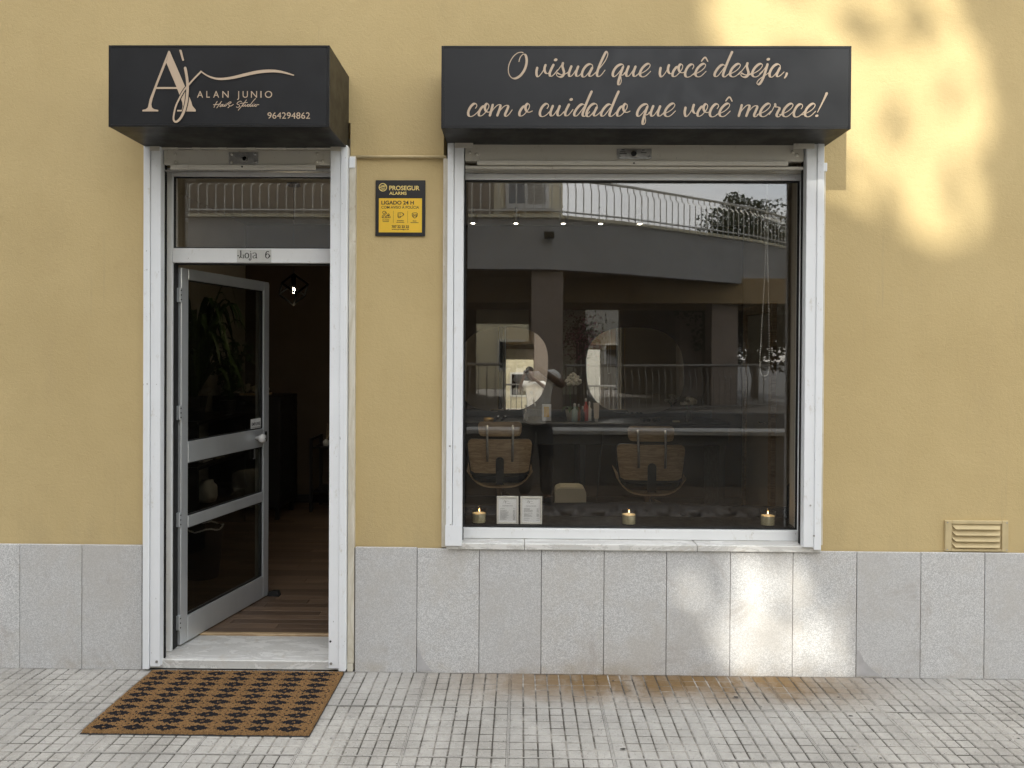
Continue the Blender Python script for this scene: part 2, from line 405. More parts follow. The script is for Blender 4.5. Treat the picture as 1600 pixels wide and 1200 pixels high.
# ------------------------------------------------------------------ pavement in front of the shop
SL = .45
pav = MB().box(-7, 7, -3.16, -.004, -.2, -.030).build('pavement', M_MORTAR); tag(pav, 'pale grooved concrete paving in front of the shop', 'pavement', kind='structure')
def slab_mesh(w_, d_, seed, nx=7, ny=7):
    rg = random.Random(seed); mb = MB()
    mb.cm = 0; mb.box(-w_/2, w_/2, -d_/2, d_/2, -.030, -.0050)
    cw, cdp = (w_-.010)/nx, (d_-.010)/ny
    mb.cm = 1
    for i in range(nx):
        for j in range(ny):
            x0 = -w_/2+.005+i*cw; y0 = -d_/2+.005+j*cdp
            gx = .0022+rg.uniform(0, .0016); gy = rg.uniform(.0026, .0042)
            if i == 0: a0 = .0005
            else: a0 = gx
            a1 = .0005 if i == nx-1 else gx
            b0 = .0005 if j == 0 else gy; b1 = .0005 if j == ny-1 else gy
            h = -.0006+rg.uniform(-.0014, .0006); be = .0035
            X0, X1, Y0, Y1 = x0+a0, x0+cw-a1, y0+b0, y0+cdp-b1
            jt = lambda: rg.uniform(0, .0022)
            lo = [(X0, Y0), (X1, Y0), (X1, Y1), (X0, Y1)]
            hi = [(X0+be*.6+jt(), Y0+be+jt()), (X1-be*.6-jt(), Y0+be+jt()), (X1-be*.6-jt(), Y1-be-jt()), (X0+be*.6+jt(), Y1-be-jt())]
            tl = [rg.uniform(-.0005, .0005) for _ in range(4)]
            mb.add([(x, y, -.0052) for x, y in lo] + [(x, y, h+t) for (x, y), t in zip(hi, tl)],
                   [[4, 5, 6, 7], [0, 1, 5, 4], [1, 2, 6, 5], [2, 3, 7, 6], [3, 0, 4, 7]])
    # narrow margin round the moulded field, level with it
    for b in ((-w_/2, w_/2, -d_/2, -d_/2+.0048), (-w_/2, w_/2, d_/2-.0048, d_/2), (-w_/2, -w_/2+.0048, -d_/2+.0048, d_/2-.0048), (w_/2-.0048, w_/2, -d_/2+.0048, d_/2-.0048)):
        mb.add([(b[0], b[2], -.0016), (b[1], b[2], -.0016), (b[1], b[3], -.0016), (b[0], b[3], -.0016)], [[0, 1, 2, 3]])
    return mb
slab_data = {}
def slab(x0, x1, y0, y1, key):
    wd, dp = x1-x0, y1-y0
    k = (round(wd, 3), round(dp, 3), key)
    cx_, cy_ = (x0+x1)/2, (y0+y1)/2
    if k not in slab_data:
        ny = max(1, round(dp/.0643))
        o = slab_mesh(wd-.0012, dp-.0012, hash(k) % 9999, 7, ny).build('paving_slab', [M_GROOVE, M_PAVE], pav, origin=(0, 0, 0))
        slab_data[k] = o.data
    else:
        o = bpy.data.objects.new('paving_slab', slab_data[k]); col.objects.link(o); o.parent = pav
    tilt = random.Random(int(cx_*91+cy_*37)).uniform(-.0010, .0010)
    o.location = Vector((cx_, cy_, tilt)) - ORG[pav]
    o.rotation_euler = (random.uniform(-.0015, .0015), random.uniform(-.0015, .0015), random.uniform(-.002, .002))
rows = [(-.412, -.0262)] + [(-.412-SL*(k+1), -.412-SL*k) for k in range(6)]
for ri, (y0, y1) in enumerate(rows):
    for ci in range(-10, 10):
        slab(-.05+ci*SL, -.05+(ci+1)*SL, y0, y1, (ci*3+ri) % 5)

# ------------------------------------------------------------------ shop building
shop = empty('shop_building', (0, 0, 0), 'yellow ochre stucco shop front with granite plinth, open door and wide display window', 'building')
# wall with two openings (one continuous mesh, front face and reveals)
xs = [-8, -2.0, -.928, -.425, 1.60, 8]; zs = [.672, 2.95, 8.0]
mb = MB()
def wq(x0, x1, z0, z1): mb.quad((x0, 0, z0), (x1, 0, z0), (x1, 0, z1), (x0, 0, z1)); mb.quad((x0, .30, z0), (x0, .30, z1), (x1, .30, z1), (x1, .30, z0))
wq(-8, -2.0, 0, 2.95); wq(-.928, -.425, 0, 2.95); wq(1.60, 8, 0, 2.95); wq(-.425, 1.60, 0, .66); wq(-8, 8, 2.95, 8)
for x, z0 in ((-2.0, 0), (-.928, 0), (-.425, .66), (1.60, .66)):
    mb.quad((x, 0, z0), (x, .30, z0), (x, .30, 2.95), (x, 0, 2.95))
mb.quad((-.425, 0, .66), (1.6, 0, .66), (1.6, .3, .66), (-.425, .3, .66))
for x0, x1 in ((-2.0, -.928), (-.425, 1.6)): mb.quad((x0, 0, 2.95), (x1, 0, 2.95), (x1, .3, 2.95), (x0, .3, 2.95))
mb.quad((-8, 0, 8), (8, 0, 8), (8, .3, 8), (-8, .3, 8)); mb.quad((-8, 0, 0), (-8, .3, 0), (-8, .3, 8), (-8, 0, 8)); mb.quad((8, 0, 0), (8, .3, 0), (8, .3, 8), (8, 0, 8))
mb.build('wall', M_STUCCO, shop)
# plinth
pl = MB()
pl.box(-8, -2.035, -.012, -.001, .0, .660); pl.box(-.893, 8, -.012, -.001, .0, .660)
plinth = pl.build('plinth', M_JOINT, shop)
def panel(x0, x1, z1=.668):
    z0 = -.012
    g = .0016
    MB().box(x0+g, x1-g, -.0255+random.uniform(-.0008, .0008), -.008, z0, z1-random.uniform(0, .002), .0016).build('granite_panel', M_GRANITE, plinth)
J = [-2.041, -2.367, -2.705, -3.043, -3.38, -3.72, -4.06]
for a, b in zip(J[1:], J[:-1]): panel(a, b)
J = [-.888, -.554, -.220, .113, .448, .782, 1.122, 1.455, 1.793, 2.132, 2.470, 2.808, 3.146, 3.484, 3.822]
for i, (a, b) in enumerate(zip(J[:-1], J[1:])):
    panel(a, b, .668 if not (-.4 < (a+b)/2 < 1.6) else .664)
# mortar patches at the feet of two panels
for x0, d_, z_ in ((-.552, .085, .13), (1.795, .13, .14)):
    m = MB(); pts = [(x0+.002, .006), (x0+d_, .006), (x0+d_*.62, z_*.30), (x0+d_*.30, z_*.62), (x0+.012, z_), (x0+.002, z_*1.02)]
    m.prism(pts, -.0285, -.024); m.build('mortar_patch', M_PATCH, plinth)
# stone trims beside the openings
MB().box(-.9275, -.893, -.030, .10, .045, 2.765, .002).build('stone_jamb', M_TRIM, shop)
MB().box(-.9275, -.897, -.034, .10, .0, .043, .002).build('stone_jamb', M_TRIM, shop)
MB().box(-2.036, -2.0215, -.020, .10, .03, 2.70, .002).build('stone_jamb', M_TRIM, shop)
MB().box(-.4245, -.399, -.022, .10, .67, 2.755, .002).build('stone_jamb', M_TRIM, shop)
MB().box(1.597, 1.612, -.022, .10, .70, 2.73, .002).build('stone_jamb', M_TRIM, shop)
m = MB(); m.box(-.926, -.896, -.036, -.0305, 2.70, 2.758, .002); m.build('corner_cap', M_WHITE, shop)
m = MB(); m.box(1.5985, 1.616, -.030, -.0225, 2.69, 2.735, .002); m.build('corner_cap', M_WHITE, shop)
# conduit between door and window
m = MB(); m.tube([(-.905, -.012, 2.764), (-.65, -.011, 2.766), (-.41, -.012, 2.765)], .0085, 8); m.build('conduit', M_STUCCO_TRIM, shop, smooth=True)
# window sill stone, in three lengths
for x0, x1 in ((-.398, .02), (.022, .94), (.942, 1.598)):
    MB().box(x0, x1, -.040, .26, .664, .699, .004).build('window_sill', M_MARBLE, shop)
# air vent
vent = empty('air_vent', (2.433, -.01, .672), parent=shop)
m = MB(); 
for a in ((2.266, 2.300, .672, .836), (2.566, 2.600, .672, .836), (2.301, 2.565, .672, .684), (2.301, 2.565, .818, .836)): m.box(a[0], a[1], -.014, -.001, a[2], a[3], .002)
m.build('vent_frame', M_STUCCO_TRIM, vent)
MB().box(2.30, 2.566, -.004, -.0015, .684, .818).build('vent_back', M_STUCCO_TRIM, vent)
for k in range(4):
    z = .800-k*.0325
    m = MB(); a = (2.302, 2.564)
    m.add([(a[0], -.005, z+.012), (a[1], -.005, z+.012), (a[1]-.016, -.022, z-.008), (a[0]+.016, -.022, z-.008), (a[1]-.016, -.005, z-.008), (a[0]+.016, -.005, z-.008)],
          [[0, 1, 2, 3], [0, 3, 5], [1, 4, 2], [3, 2, 4, 5]])
    m.build('vent_slat', M_STUCCO_TRIM, vent)
for x in (2.276, 2.590):
    for z in (.826, .682): MB().cyl_y(x, z, -.0165, -.013, .0035, 8).build('screw', M_STEEL, vent)

# --- shutters (guides, bottom bar) ---------------------------------------
def guide(xo, xi, z0, z1, parent, side, zi=None):
    """double guide rail; xo outer edge, xi inner edge"""
    mid = xo + (xi-xo)*.40
    a, b = sorted((xo, mid)); MB().box(a, b-.0012, -.060, -.008, z0, z1, .0025).build('guide_rail', M_WHITE, parent)
    a, b = sorted((mid, xi)); MB().box(a+.0012, b, -.054, -.008, z0+.012, z1, .0025).build('guide_rail', M_WHITE, parent)
    # brush seal on the inner edge
    m = MB(); rg = random.Random(3)
    x = xi; s = 1 if xi > xo else -1; z = z0+.02
    while z < z1-.03:
        m.box(x-s*.001, x+s*(.003+rg.random()*.003), -.006, .004, z, z+.0119); z += .012
    m.box(x-s*.004, x+s*.0032, .0045, .012, z0+.02, z1-.03); m.build('brush_seal', M_BRUSH, parent)
ds = empty('door_shutter', (-1.475, 0, 2.69), parent=shop)
guide(-2.020, -1.930, .012, 2.815, ds, 1)
guide(-.9290, -1.0235, .012, 2.815, ds, -1)
for x in (-1.945, -1.008): 
    MB().cyl_y(x, .052, -.0575, -.0535, .007, 12).build('screw', M_STEEL, ds)
MB().cyl_y(-1.012, .170, -.0548, -.0535, .006, 10).build('bolt_hole', M_GASKET, ds)
bar = MB().box(-1.926, -1.028, -.030, .000, 2.716, 2.795, .002).build('bottom_bar', M_BEIGE, ds)
MB().box(-1.884, -1.105, -.046, -.031, 2.688, 2.714, .003).build('lower_lip', M_BEIGE, bar)
MB().box(-1.923, -1.03, -.028, -.002, 2.682, 2.6875).build('seal_strip', M_STEEL, bar)
MB().box(-1.575, -1.415, -.033, -.0305, 2.7165, 2.783, .001).build('lock_plate', M_STEEL, bar)
m = MB(); m.lathe((0, 0, 0), [(.017, 0), (.017, .008), (.0125, .0085), (.0125, .001)], 20); m.v = [(x-1.488, -.0335-z, y+2.748) for x, y, z in m.v]; m.build('lock_ring', M_STEEL, bar, smooth=False)
MB().cyl_y(-1.488, 2.748, -.0345, -.0335, .012, 16).build('lock_hole', M_GASKET, bar)
MB().cyl_y(-1.497, 2.702, -.0475, -.0462, .005, 10).build('bolt_hole', M_GASKET, bar)
for x, z in ((-1.557, 2.772), (-1.557, 2.728), (-1.432, 2.728), (-1.432, 2.774), (-1.862, 2.772), (-1.862, 2.73), (-1.10, 2.775), (-1.10, 2.735), (-1.068, 2.737)):
    m = MB(); m.ball((x, -.032, z), .0085, .006, .0085, 10, 6); m.build('rivet', M_BEIGE if x != -1.432 else M_STEEL, bar, smooth=True)
m = MB(); m.tube([(-1.95, -.030, 2.806), (-1.0, -.030, 2.806)], .008, 8); m.build('shutter_rod', M_BEIGE, ds, smooth=True)
for x in (-1.90, -1.745, -1.605, -1.452, -1.29, -1.13, -1.06):
    wd = .055 if x in (-1.90, -1.06) else .024
    MB().box(x-wd, x+wd, -.044, -.018, 2.797, 2.817, .003).build('rod_clip', M_BEIGE, ds)
for x0, x1 in ((-1.985, -1.933), (-1.02, -.965)): MB().box(x0, x1, -.064, -.0605, 2.782, 2.812, .001).build('rail_bracket', M_BEIGE, ds)

ws = empty('window_shutter', (.6, 0, 2.69), parent=shop)
guide(-.3975, -.3125, .688, 2.84, ws, 1)
guide(1.590, 1.4965, .684, 2.84, ws, -1)
MB().box(-.4005, -.3125, -.063, -.061, .690, .80, .001).build('rail_cover', M_WHITE, ws)
for x, z in ((-.372, .80), (-.378, 1.22), (1.55, .76), (1.53, .92)): MB().cyl_y(x, z, -.0625, -.0605, .005, 8).build('screw', M_STEEL, ws)
bar = MB().box(-.308, 1.492, -.030, .000, 2.742, 2.842, .002).build('bottom_bar', M_BEIGE, ws)
MB().box(-.243, 1.405, -.046, -.031, 2.716, 2.740, .003).build('lower_lip', M_BEIGE, bar)
MB().box(-.306, 1.49, -.026, .002, 2.700, 2.7145).build('seal_strip', M_BEIGE, bar)
pt = MB().box(.500, .685, -.033, -.0305, 2.752, 2.806, .001).build('lock_plate', M_STEEL, bar)
m = MB(); m.lathe((0, 0, 0), [(.022, 0), (.022, .005), (.017, .007), (.016, .001)], 20); m.v = [(x+.590, -.0335-z, y+2.780) for x, y, z in m.v]; m.build('lock_ring', M_STEEL, bar)
MB().cyl_y(.590, 2.780, -.036, -.0335, .015, 16).build('lock_hole', M_GASKET, bar)
for grp in (((.515, 2.787, .032), (.515, 2.778, .038), (.525, 2.798, .016)), ((.628, 2.783, .030), (.634, 2.797, .014))):
    m = MB()
    for x, z, l in grp: m.box(x, x+l, -.0336, -.0331, z, z+.004)
    m.build('engraving', M_PRINT, bar)
for x in (.514, .672): m = MB(); m.ball((x, -.033, 2.762), .008, .004, .008, 10, 6); m.build('rivet', M_STEEL, bar, smooth=True)
MB().cyl_y(.590, 2.726, -.0475, -.0462, .005, 10).build('bolt_hole', M_GASKET, bar)
for x, z in ((-.280, 2.782), (-.245, 2.775), (1.43, 2.79), (1.455, 2.775)):
    m = MB(); m.ball((x, -.031, z), .010, .009, .010, 10, 6); m.build('rivet', M_BEIGE, bar, smooth=True)
for x0, x1 in ((-.36, -.262), (1.425, 1.535)): MB().box(x0, x1, -.064, -.0605, 2.80, 2.832, .003).build('rail_bracket', M_BEIGE, ws)

# --- door ------------------------------------------------------------------
door = empty('door', (-1.475, .12, .05), parent=shop)
step = MB().box(-1.995, -.94, -.020, .330, .0, .050, .004).build('door_step', M_MARBLE, shop)
MB().box(-1.99, -.935, .332, .362, .030, .060, .003).build('threshold_strip', M_OAK, shop)
# fixed frame
MB().box(-1.992, -1.932, .085, .150, .052, 2.728, .002).build('door_frame', M_WHITE2, door)
MB().box(-1.040, -.945, .085, .150, .052, 2.728, .002).build('door_frame', M_WHITE2, door)
MB().box(-1.930, -1.042, .085, .150, 2.682, 2.728, .002).build('door_frame', M_WHITE2, door)
MB().box(-1.930, -1.042, .085, .150, 2.205, 2.285, .002).build('transom_bar', M_WHITE2, door)
g = MB()
for b in ((-1.931, -1.924, 2.286, 2.681), (-1.052, -1.043, 2.286, 2.681), (-1.923, -1.053, 2.675, 2.681), (-1.923, -1.053, 2.286, 2.292)): g.box(b[0], b[1], .100, .112, b[2], b[3])
g.build('gasket', M_GASKET, door)
MB().box(-1.929, -1.050, .110, .116, 2.290, 2.677).build('transom_glass', M_GLASS, door)
MB().box(-1.9315, -1.9265, .10, .149, .055, 2.20).build('gasket', M_GASKET, door)
MB().box(-1.925, -1.0425, .105, .149, 2.1985, 2.2045).build('gasket', M_GASKET, door)
# number plate
npl = MB().box(-1.572, -1.382, .0815, .0845, 2.208, 2.278, .001).build('number_plate', M_PLATE, door)
# leaf: local axes, x along the leaf away from the hinge, y its thickness, then swung inwards
leaf = bpy.data.objects.new('door_leaf', None); col.objects.link(leaf); leaf.parent = door
LW, LZ0, LZ1 = .904, .012, 2.135
leaf.location = Vector((-1.958, .158, .05)) - ORG[door]; leaf.rotation_euler = (0, 0, R(77.6)); ORG[leaf] = Vector((0, 0, 0))
def LB(x0, x1, y0, y1, z0, z1, name, m_, b=.003, par=None): return MB().box(x0, x1, y0, y1, z0, z1, b).build(name, m_, par or leaf)
T0, T1 = -.050, .0
LB(.0, .062, T0, T1, LZ0, LZ1, 'stile', M_ALU); LB(LW-.062, LW, T0, T1, LZ0, LZ1, 'stile', M_ALU)
LB(.063, LW-.063, T0, T1, LZ1-.062, LZ1, 'rail', M_ALU); LB(.063, LW-.063, T0, T1, LZ0, LZ0+.145, 'rail', M_ALU)
LB(.063, LW-.063, T0, T1, 1.030, 1.150, 'rail', M_ALU); LB(.063, LW-.063, T0, T1, .660, .725, 'rail', M_ALU)
LB(LW, LW+.014, T0+.006, T0+.020, LZ0, LZ1-.01, 'stile_lip', M_ALU, .002); LB(-.012, 0, T0+.03, T1, LZ0, LZ1, 'stile_lip', M_ALU, .002)
for a, b in ((LZ0+.146, .659), (.726, 1.029), (1.151, LZ1-.063)):
    LB(.064, LW-.064, T0+.020, T0+.026, a, b, 'glass_pane', M_DGLASS, 0)
    gk = MB()
    for q in ((.0635, .072, a, b), (LW-.072, LW-.0635, a, b), (.0725, LW-.0725, a, a+.007), (.0725, LW-.0725, b-.007, b)): gk.box(q[0], q[1], T0+.010, T0+.0195, q[2], q[3])
    gk.build('gasket', M_GASKET, leaf)
    bd = MB()
    bd.box(LW-.090, LW-.0725, T0+.027, T0+.044, a+.001, b-.001); bd.build('glazing_bead', M_ALU, leaf)
m = MB(); m.lathe((0, 0, 0), [(.012, 0), (.013, .022), (.022, .026), (.030, .040), (.031, .050), (.024, .062), (.010, .067)], 18)
m.v = [(x+LW-.150, T0-z, y+1.095) for x, y, z in m.v]; kn = m.build('door_knob', M_WPLASTIC, leaf, smooth=True)
MB().tube([(LW-.15, T0-.0665, 1.095), (LW-.15, T0-.0685, 1.095)], .004, 8).build('knob_screw', M_GASKET, kn)
m = MB(); pts = [(LW-.034+.013*math.cos(a), 1.095+(.022 if math.sin(a) > 0 else -.022)+.013*math.sin(a)) for a in [i*math.pi/8 for i in range(16)]]
m.prism(pts, T0-.003, T0-.0002); lk = m.build('key_plate', M_GASKET, leaf)
MB().box(LW-.038, LW-.030, T0-.005, T0-.0032, 1.085, 1.105, .001).build('key_slot', M_STEEL, lk)
m = MB()
for k_ in (-.166, -.158): m.box(LW+k_, LW+k_+.004, T0+.004, T0+.006, .968, 1.026)
m.box(LW-.176, LW-.154, T0+.003, T0+.007, .960, .966); m.build('key', M_STEEL, leaf)
pushp = LB(LW-.185, LW-.072, T0+.0145, T0+.0185, 1.158, 1.222, 'push_sign', M_WPLASTIC, .001)
for z in (.14, .72, 1.32, 1.98):
    h = MB(); h.box(-.020, -.001, -.056, -.030, z-.040, z+.040, .002); ho = h.build('hinge', M_ALU, leaf)
    for dz in (-.026, 0, .026): m = MB(); m.tube([(-.010, -.0565, z+dz), (-.010, -.058, z+dz)], .004, 8); m.build('hinge_screw', M_GASKET, ho)
for z in (.04, .18, .62, .66, 1.02, 1.08, 2.08): m = MB(); m.ball((-.006, -.022, z), .006, .005, .006, 8, 5); m.build('rivet', M_STEEL, leaf)
# --- window ------------------------------------------------------------------
win = empty('display_window', (.6, .09, .70), parent=shop)
MB().box(-.355, 1.548, .070, .130, 2.664, 2.699, .003).build('window_frame', M_WHITE2, win)
MB().box(-.355, 1.548, .072, .130, 2.7005, 2.742, .003).build('window_frame', M_BEIGE, win)
MB().box(-.355, 1.548, .060, .130, .7005, .757, .003).build('window_frame', M_WHITE2, win)
MB().box(-.355, -.318, .070, .130, .7585, 2.6625, .003).build('window_frame', M_WHITE2, win)
MB().box(1.512, 1.548, .070, .130, .7585, 2.6625, .003).build('window_frame', M_WHITE2, win)
g = MB()
for b in ((-.317, -.309, .7585, 2.6625), (1.503, 1.511, .7585, 2.6625), (-.308, 1.502, 2.655, 2.6625), (-.308, 1.502, .7585, .766)): g.box(b[0], b[1], .078, .092, b[2], b[3])
g.build('gasket', M_GASKET, win)
MB().box(-.314, 1.508, .094, .100, .7605, 2.661).build('window_pane', M_GLASS, win)
MB().box(1.5495, 1.575, .055, .09, .70, 2.745).build('brush_seal', M_BRUSH, win)
# ------------------------------------------------------------------ lettering
def ribbon(mb, pts, wfun, yf, step=6, ydrift=.00008):
    """pts: 2d centre line in metres (x,z); wfun(t, dir) -> width in metres"""
    P = catmull([(x, z, 0) for x, z in pts], step)
    k = len(P); vs = []; y = yf
    for i, p in enumerate(P):
        t = P[min(i+1, k-1)] - P[max(i-1, 0)]
        t = t.normalized() if t.length > 1e-9 else Vector((1, 0, 0))
        wd = wfun(i/(k-1), t); q = Vector((-t.y, t.x, 0))*wd*.5
        y -= ydrift/k
        vs += [(p.x+q.x, y, p.y+q.y), (p.x-q.x, y, p.y-q.y)]
    fs = [[2*i, 2*i+1, 2*i+3, 2*i+2] for i in range(k-1)]
    mb.add(vs, fs)
    for i in (0, k-1):                                # rounded ends
        p = P[i]; r = (Vector(vs[2*i])-Vector(vs[2*i+1])).length/2; yy = vs[2*i][1]-.00001
        mb.add([(p.x+r*math.cos(a*math.pi/4), yy, p.y+r*math.sin(a*math.pi/4)) for a in range(8)], [list(range(8))])
def disc(mb, x, z, rx, rz, y, rot=0, n=14):
    c_, s_ = math.cos(rot), math.sin(rot)
    mb.add([(x+rx*math.cos(a)*c_-rz*math.sin(a)*s_, y, z+rx*math.cos(a)*s_+rz*math.sin(a)*c_) for a in [2*math.pi*i/n for i in range(n)]], [list(range(n))])
# handwriting glyphs: (scale, left, baseline, strokes, dots); coordinates as drawn, y downwards
G = {
 'O': (6.957, 95, 318, [[(215,158),(222,128),(238,98),(262,78),(283,86),(297,125),(296,180),(276,245),(235,305),(185,338),(140,335),(108,295),(100,235),(115,170),(150,108),(195,68),(235,57),(258,62)]], []),
 'v': (6.957, 395, 318, [[(410,226),(403,265),(404,300),(418,322),(440,306),(468,268),(490,224),(500,196)], [(500,196),(490,228),(492,262),(510,286),(532,284),(556,264)]], []),
 'i': (6.957, 536, 318, [[(530,284),(556,264),(574,228),(586,192)], [(586,194),(562,242),(546,285),(552,314),(576,312),(604,282),(630,248)]], [(610,140,20,15)]),
 's': (6.957, 616, 318, [[(596,296),(636,250),(668,206),(690,172)], [(690,174),(684,206),(694,244),(702,278),(690,310),(662,324),(632,316),(620,296),(630,278)], [(630,280),(660,296),(700,298),(742,276)]], []),
 'u': (6.957, 752, 318, [[(730,286),(756,258),(780,208)], [(780,210),(762,256),(754,292),(764,318),(790,306),(822,262),(854,210)], [(854,212),(838,256),(830,292),(840,316),(864,310),(900,272)]], []),
 'a': (6.957, 892, 318, [[(1012,216),(1006,194),(980,184),(944,202),(912,244),(896,290),(904,320),(926,322),(956,294),(986,252),(1010,214)], [(1006,226),(986,266),(974,298),(986,318),(1014,304),(1052,268)]], []),
 'l': (6.957, 1055, 318, [[(1036,286),(1068,250),(1110,200),(1148,146),(1172,88),(1168,54),(1148,62),(1118,122),(1086,196),(1062,266),(1058,302),(1074,320),(1104,302),(1144,250)]], []),
 'q': (6.957, 1222, 312, [[(1346,206),(1336,184),(1306,184),(1268,208),(1238,252),(1228,292),(1240,314),(1262,304),(1296,268),(1340,208)], [(1338,212),(1320,262),(1298,334),(1288,378),(1292,400),(1308,396),(1320,364),(1316,322),(1316,300),(1336,296),(1376,270)]], []),
 'e': (6.957, 888, 314, [[(860,296),(900,282),(950,256),(988,222),(1002,192),(988,176),(956,186),(916,226),(894,272),(898,304),(922,318),(958,306),(1008,258)]], []),
 'o': (6.957, 268, 312, [[(338,206),(312,214),(284,252),(272,288),(282,312),(310,306),(348,270),(378,224),(380,192),(362,180),(344,196),(338,228),(350,260),(378,272),(412,258)]], []),
 'c': (6.957, 403, 314, [[(486,232),(500,208),(494,186),(468,184),(436,212),(412,258),(408,298),(426,320),(460,314),(494,288),(522,258)]], []),
 'd': (6.957, 720, 312, [[(836,192),(812,184),(782,200),(748,240),(726,284),(732,310),(756,308),(790,270),(830,214)], [(912,48),(884,110),(852,188),(826,258),(816,298),(832,316),(862,298),(892,266)]], []),
 'j': (6.957, 1178, 312, [[(1212,280),(1256,236),(1294,178)], [(1294,180),(1280,230),(1256,308),(1224,374),(1198,396),(1182,384),(1192,358),(1226,326),(1268,300),(1312,268)]], [(1302,126,20,15)]),
 'm': (5.818, 232, 258, [[(262,158),(252,200),(236,254)], [(238,248),(262,206),(294,170),(318,156),(332,166),(322,204),(304,254)], [(306,246),(332,206),(362,174),(388,162),(402,174),(388,212),(374,246),(384,262),(408,246),(438,204)]], []),
 'r': (5.333, 1100, 240, [[(1060,226),(1086,190),(1112,134)], [(1110,140),(1114,160),(1136,164),(1146,176),(1132,204),(1122,230),(1134,244),(1152,234),(1180,206)]], []),
 ',': (6.957, 1475, 312, [[(1502,278),(1494,304),(1478,326)]], []),
 '!': (5.333, 1436, 240, [[(1530,50),(1506,104),(1456,206)]], [(1450,235,14,10)]),
 '^': (6.957, 580, 314, [[(584,148),(602,122),(620,108),(634,118),(650,150)]], []),
}
def script_line(mb, items, base, px2w, yf, thin=1.35, thick=3.7):
    sl = Vector((.33, .94))
    k = 0
    for ch, left in items:
        sc, l0, b0, strokes, dots = G[ch]
        for st in strokes:
            pts = [px2w(left+(x-l0)/sc, base+(y-b0)/sc) for x, y in st]
            s0 = px2w.s
            def wf(t, d, ch=ch):
                dn = -(d.x*sl.x + d.y*sl.y)            # 1 when going down along the slant
                f = max(0, min(1, (dn+.25)/1.1))
                w0 = thin+(thick-thin)*f*f*(3-2*f)
                if ch == '!': w0 = 4.2*(1-t*.72)
                if ch == ',': w0 = 3.6*(1-t*.45)
                if ch == '^': w0 = 2.6*(1-abs(t-.5)*.5)
                return w0*s0
            ribbon(mb, pts, wf, yf-.00012*(k % 5)); k += 1
        for x, y, rx, rz in dots:
            a, b = px2w(left+(x-l0)/sc, base+(y-b0)/sc); disc(mb, a, b, rx/sc*px2w.s, rz/sc*px2w.s, yf-.0007, .35)
class PX:                                              # drawing units of a board face -> metres
    def __init__(s, x0, z0, px0, py0, sc): s.a = (x0, z0, px0, py0); s.s = 1/sc
    def __call__(s, px, py): return s.a[0]+(px-s.a[2])*s.s, s.a[1]-(py-s.a[3])*s.s
def text(body, x, z, h, y, name, mat, parent, width=None, bold=0, align='LEFT', spacing=1, shear=0):
    cu = bpy.data.curves.new(name, 'FONT'); cu.body = body; cu.size = 1; cu.align_x = align; cu.offset = bold; cu.space_character = spacing; cu.shear = shear
    o = bpy.data.objects.new(name, cu); col.objects.link(o)
    dg = bpy.context.evaluated_depsgraph_get(); dg.update()
    me = bpy.data.meshes.new_from_object(o.evaluated_get(dg)); bpy.data.objects.remove(o)
    xs_ = [v.co.x for v in me.vertices]; ys_ = [v.co.y for v in me.vertices]
    cap = .70; sy = h/cap; sx = sy
    if width: sx = width/(max(xs_)-min(xs_))
    x_off = min(xs_) if align == 'LEFT' else (min(xs_)+max(xs_))/2
    o0 = ORG[parent]
    for v in me.vertices:
        v.co = (x+(v.co.x-x_off)*sx-o0.x, y-o0.y, z+v.co.y*sy-o0.z)
    me.materials.clear(); me.materials.append(mat)
    ob = bpy.data.objects.new(name, me); col.objects.link(ob); ob.parent = parent; ORG[ob] = o0.copy()
    return ob
def sign_box(name, x0, x1, z0, z1, depth, label):
    e = empty(name, ((x0+x1)/2, -depth/2, z0), label, 'sign', 'black box signs over the shop front')
    t = .012
    MB().box(x0+t, x1-t, -depth, -depth+.004, z0+t, z1-t).build('sign_face', M_SIGN, e)
    f = MB()
    f.box(x0, x0+t-.0008, -depth-.001, -depth+.010, z0, z1, .001); f.box(x1-t+.0008, x1, -depth-.001, -depth+.010, z0, z1, .001)
    f.box(x0+t, x1-t, -depth-.001, -depth+.010, z0, z0+t-.0008, .001); f.box(x0+t, x1-t, -depth-.001, -depth+.010, z1-t+.0008, z1, .001)
    f.build('sign_frame', M_SIGNEDGE, e)
    s_ = MB()
    s_.box(x0+.001, x0+.006, -depth+.0105, -.001, z0+.001, z1-.001); s_.box(x1-.006, x1-.001, -depth+.0105, -.001, z0+.001, z1-.001)
    s_.box(x0+.0065, x1-.0065, -depth+.0105, -.001, z0+.001, z0+.006); s_.box(x0+.0065, x1-.0065, -depth+.0105, -.001, z1-.006, z1-.001)
    s_.build('sign_housing', M_SIGNEDGE, e)
    for x in (x0+.006, x1-.006):
        for z in (z0+.02, z1-.02): MB().cyl_y(x, z, -depth-.0025, -depth-.0012, .003, 8).build('screw', M_SIGNEDGE, e)
    return e
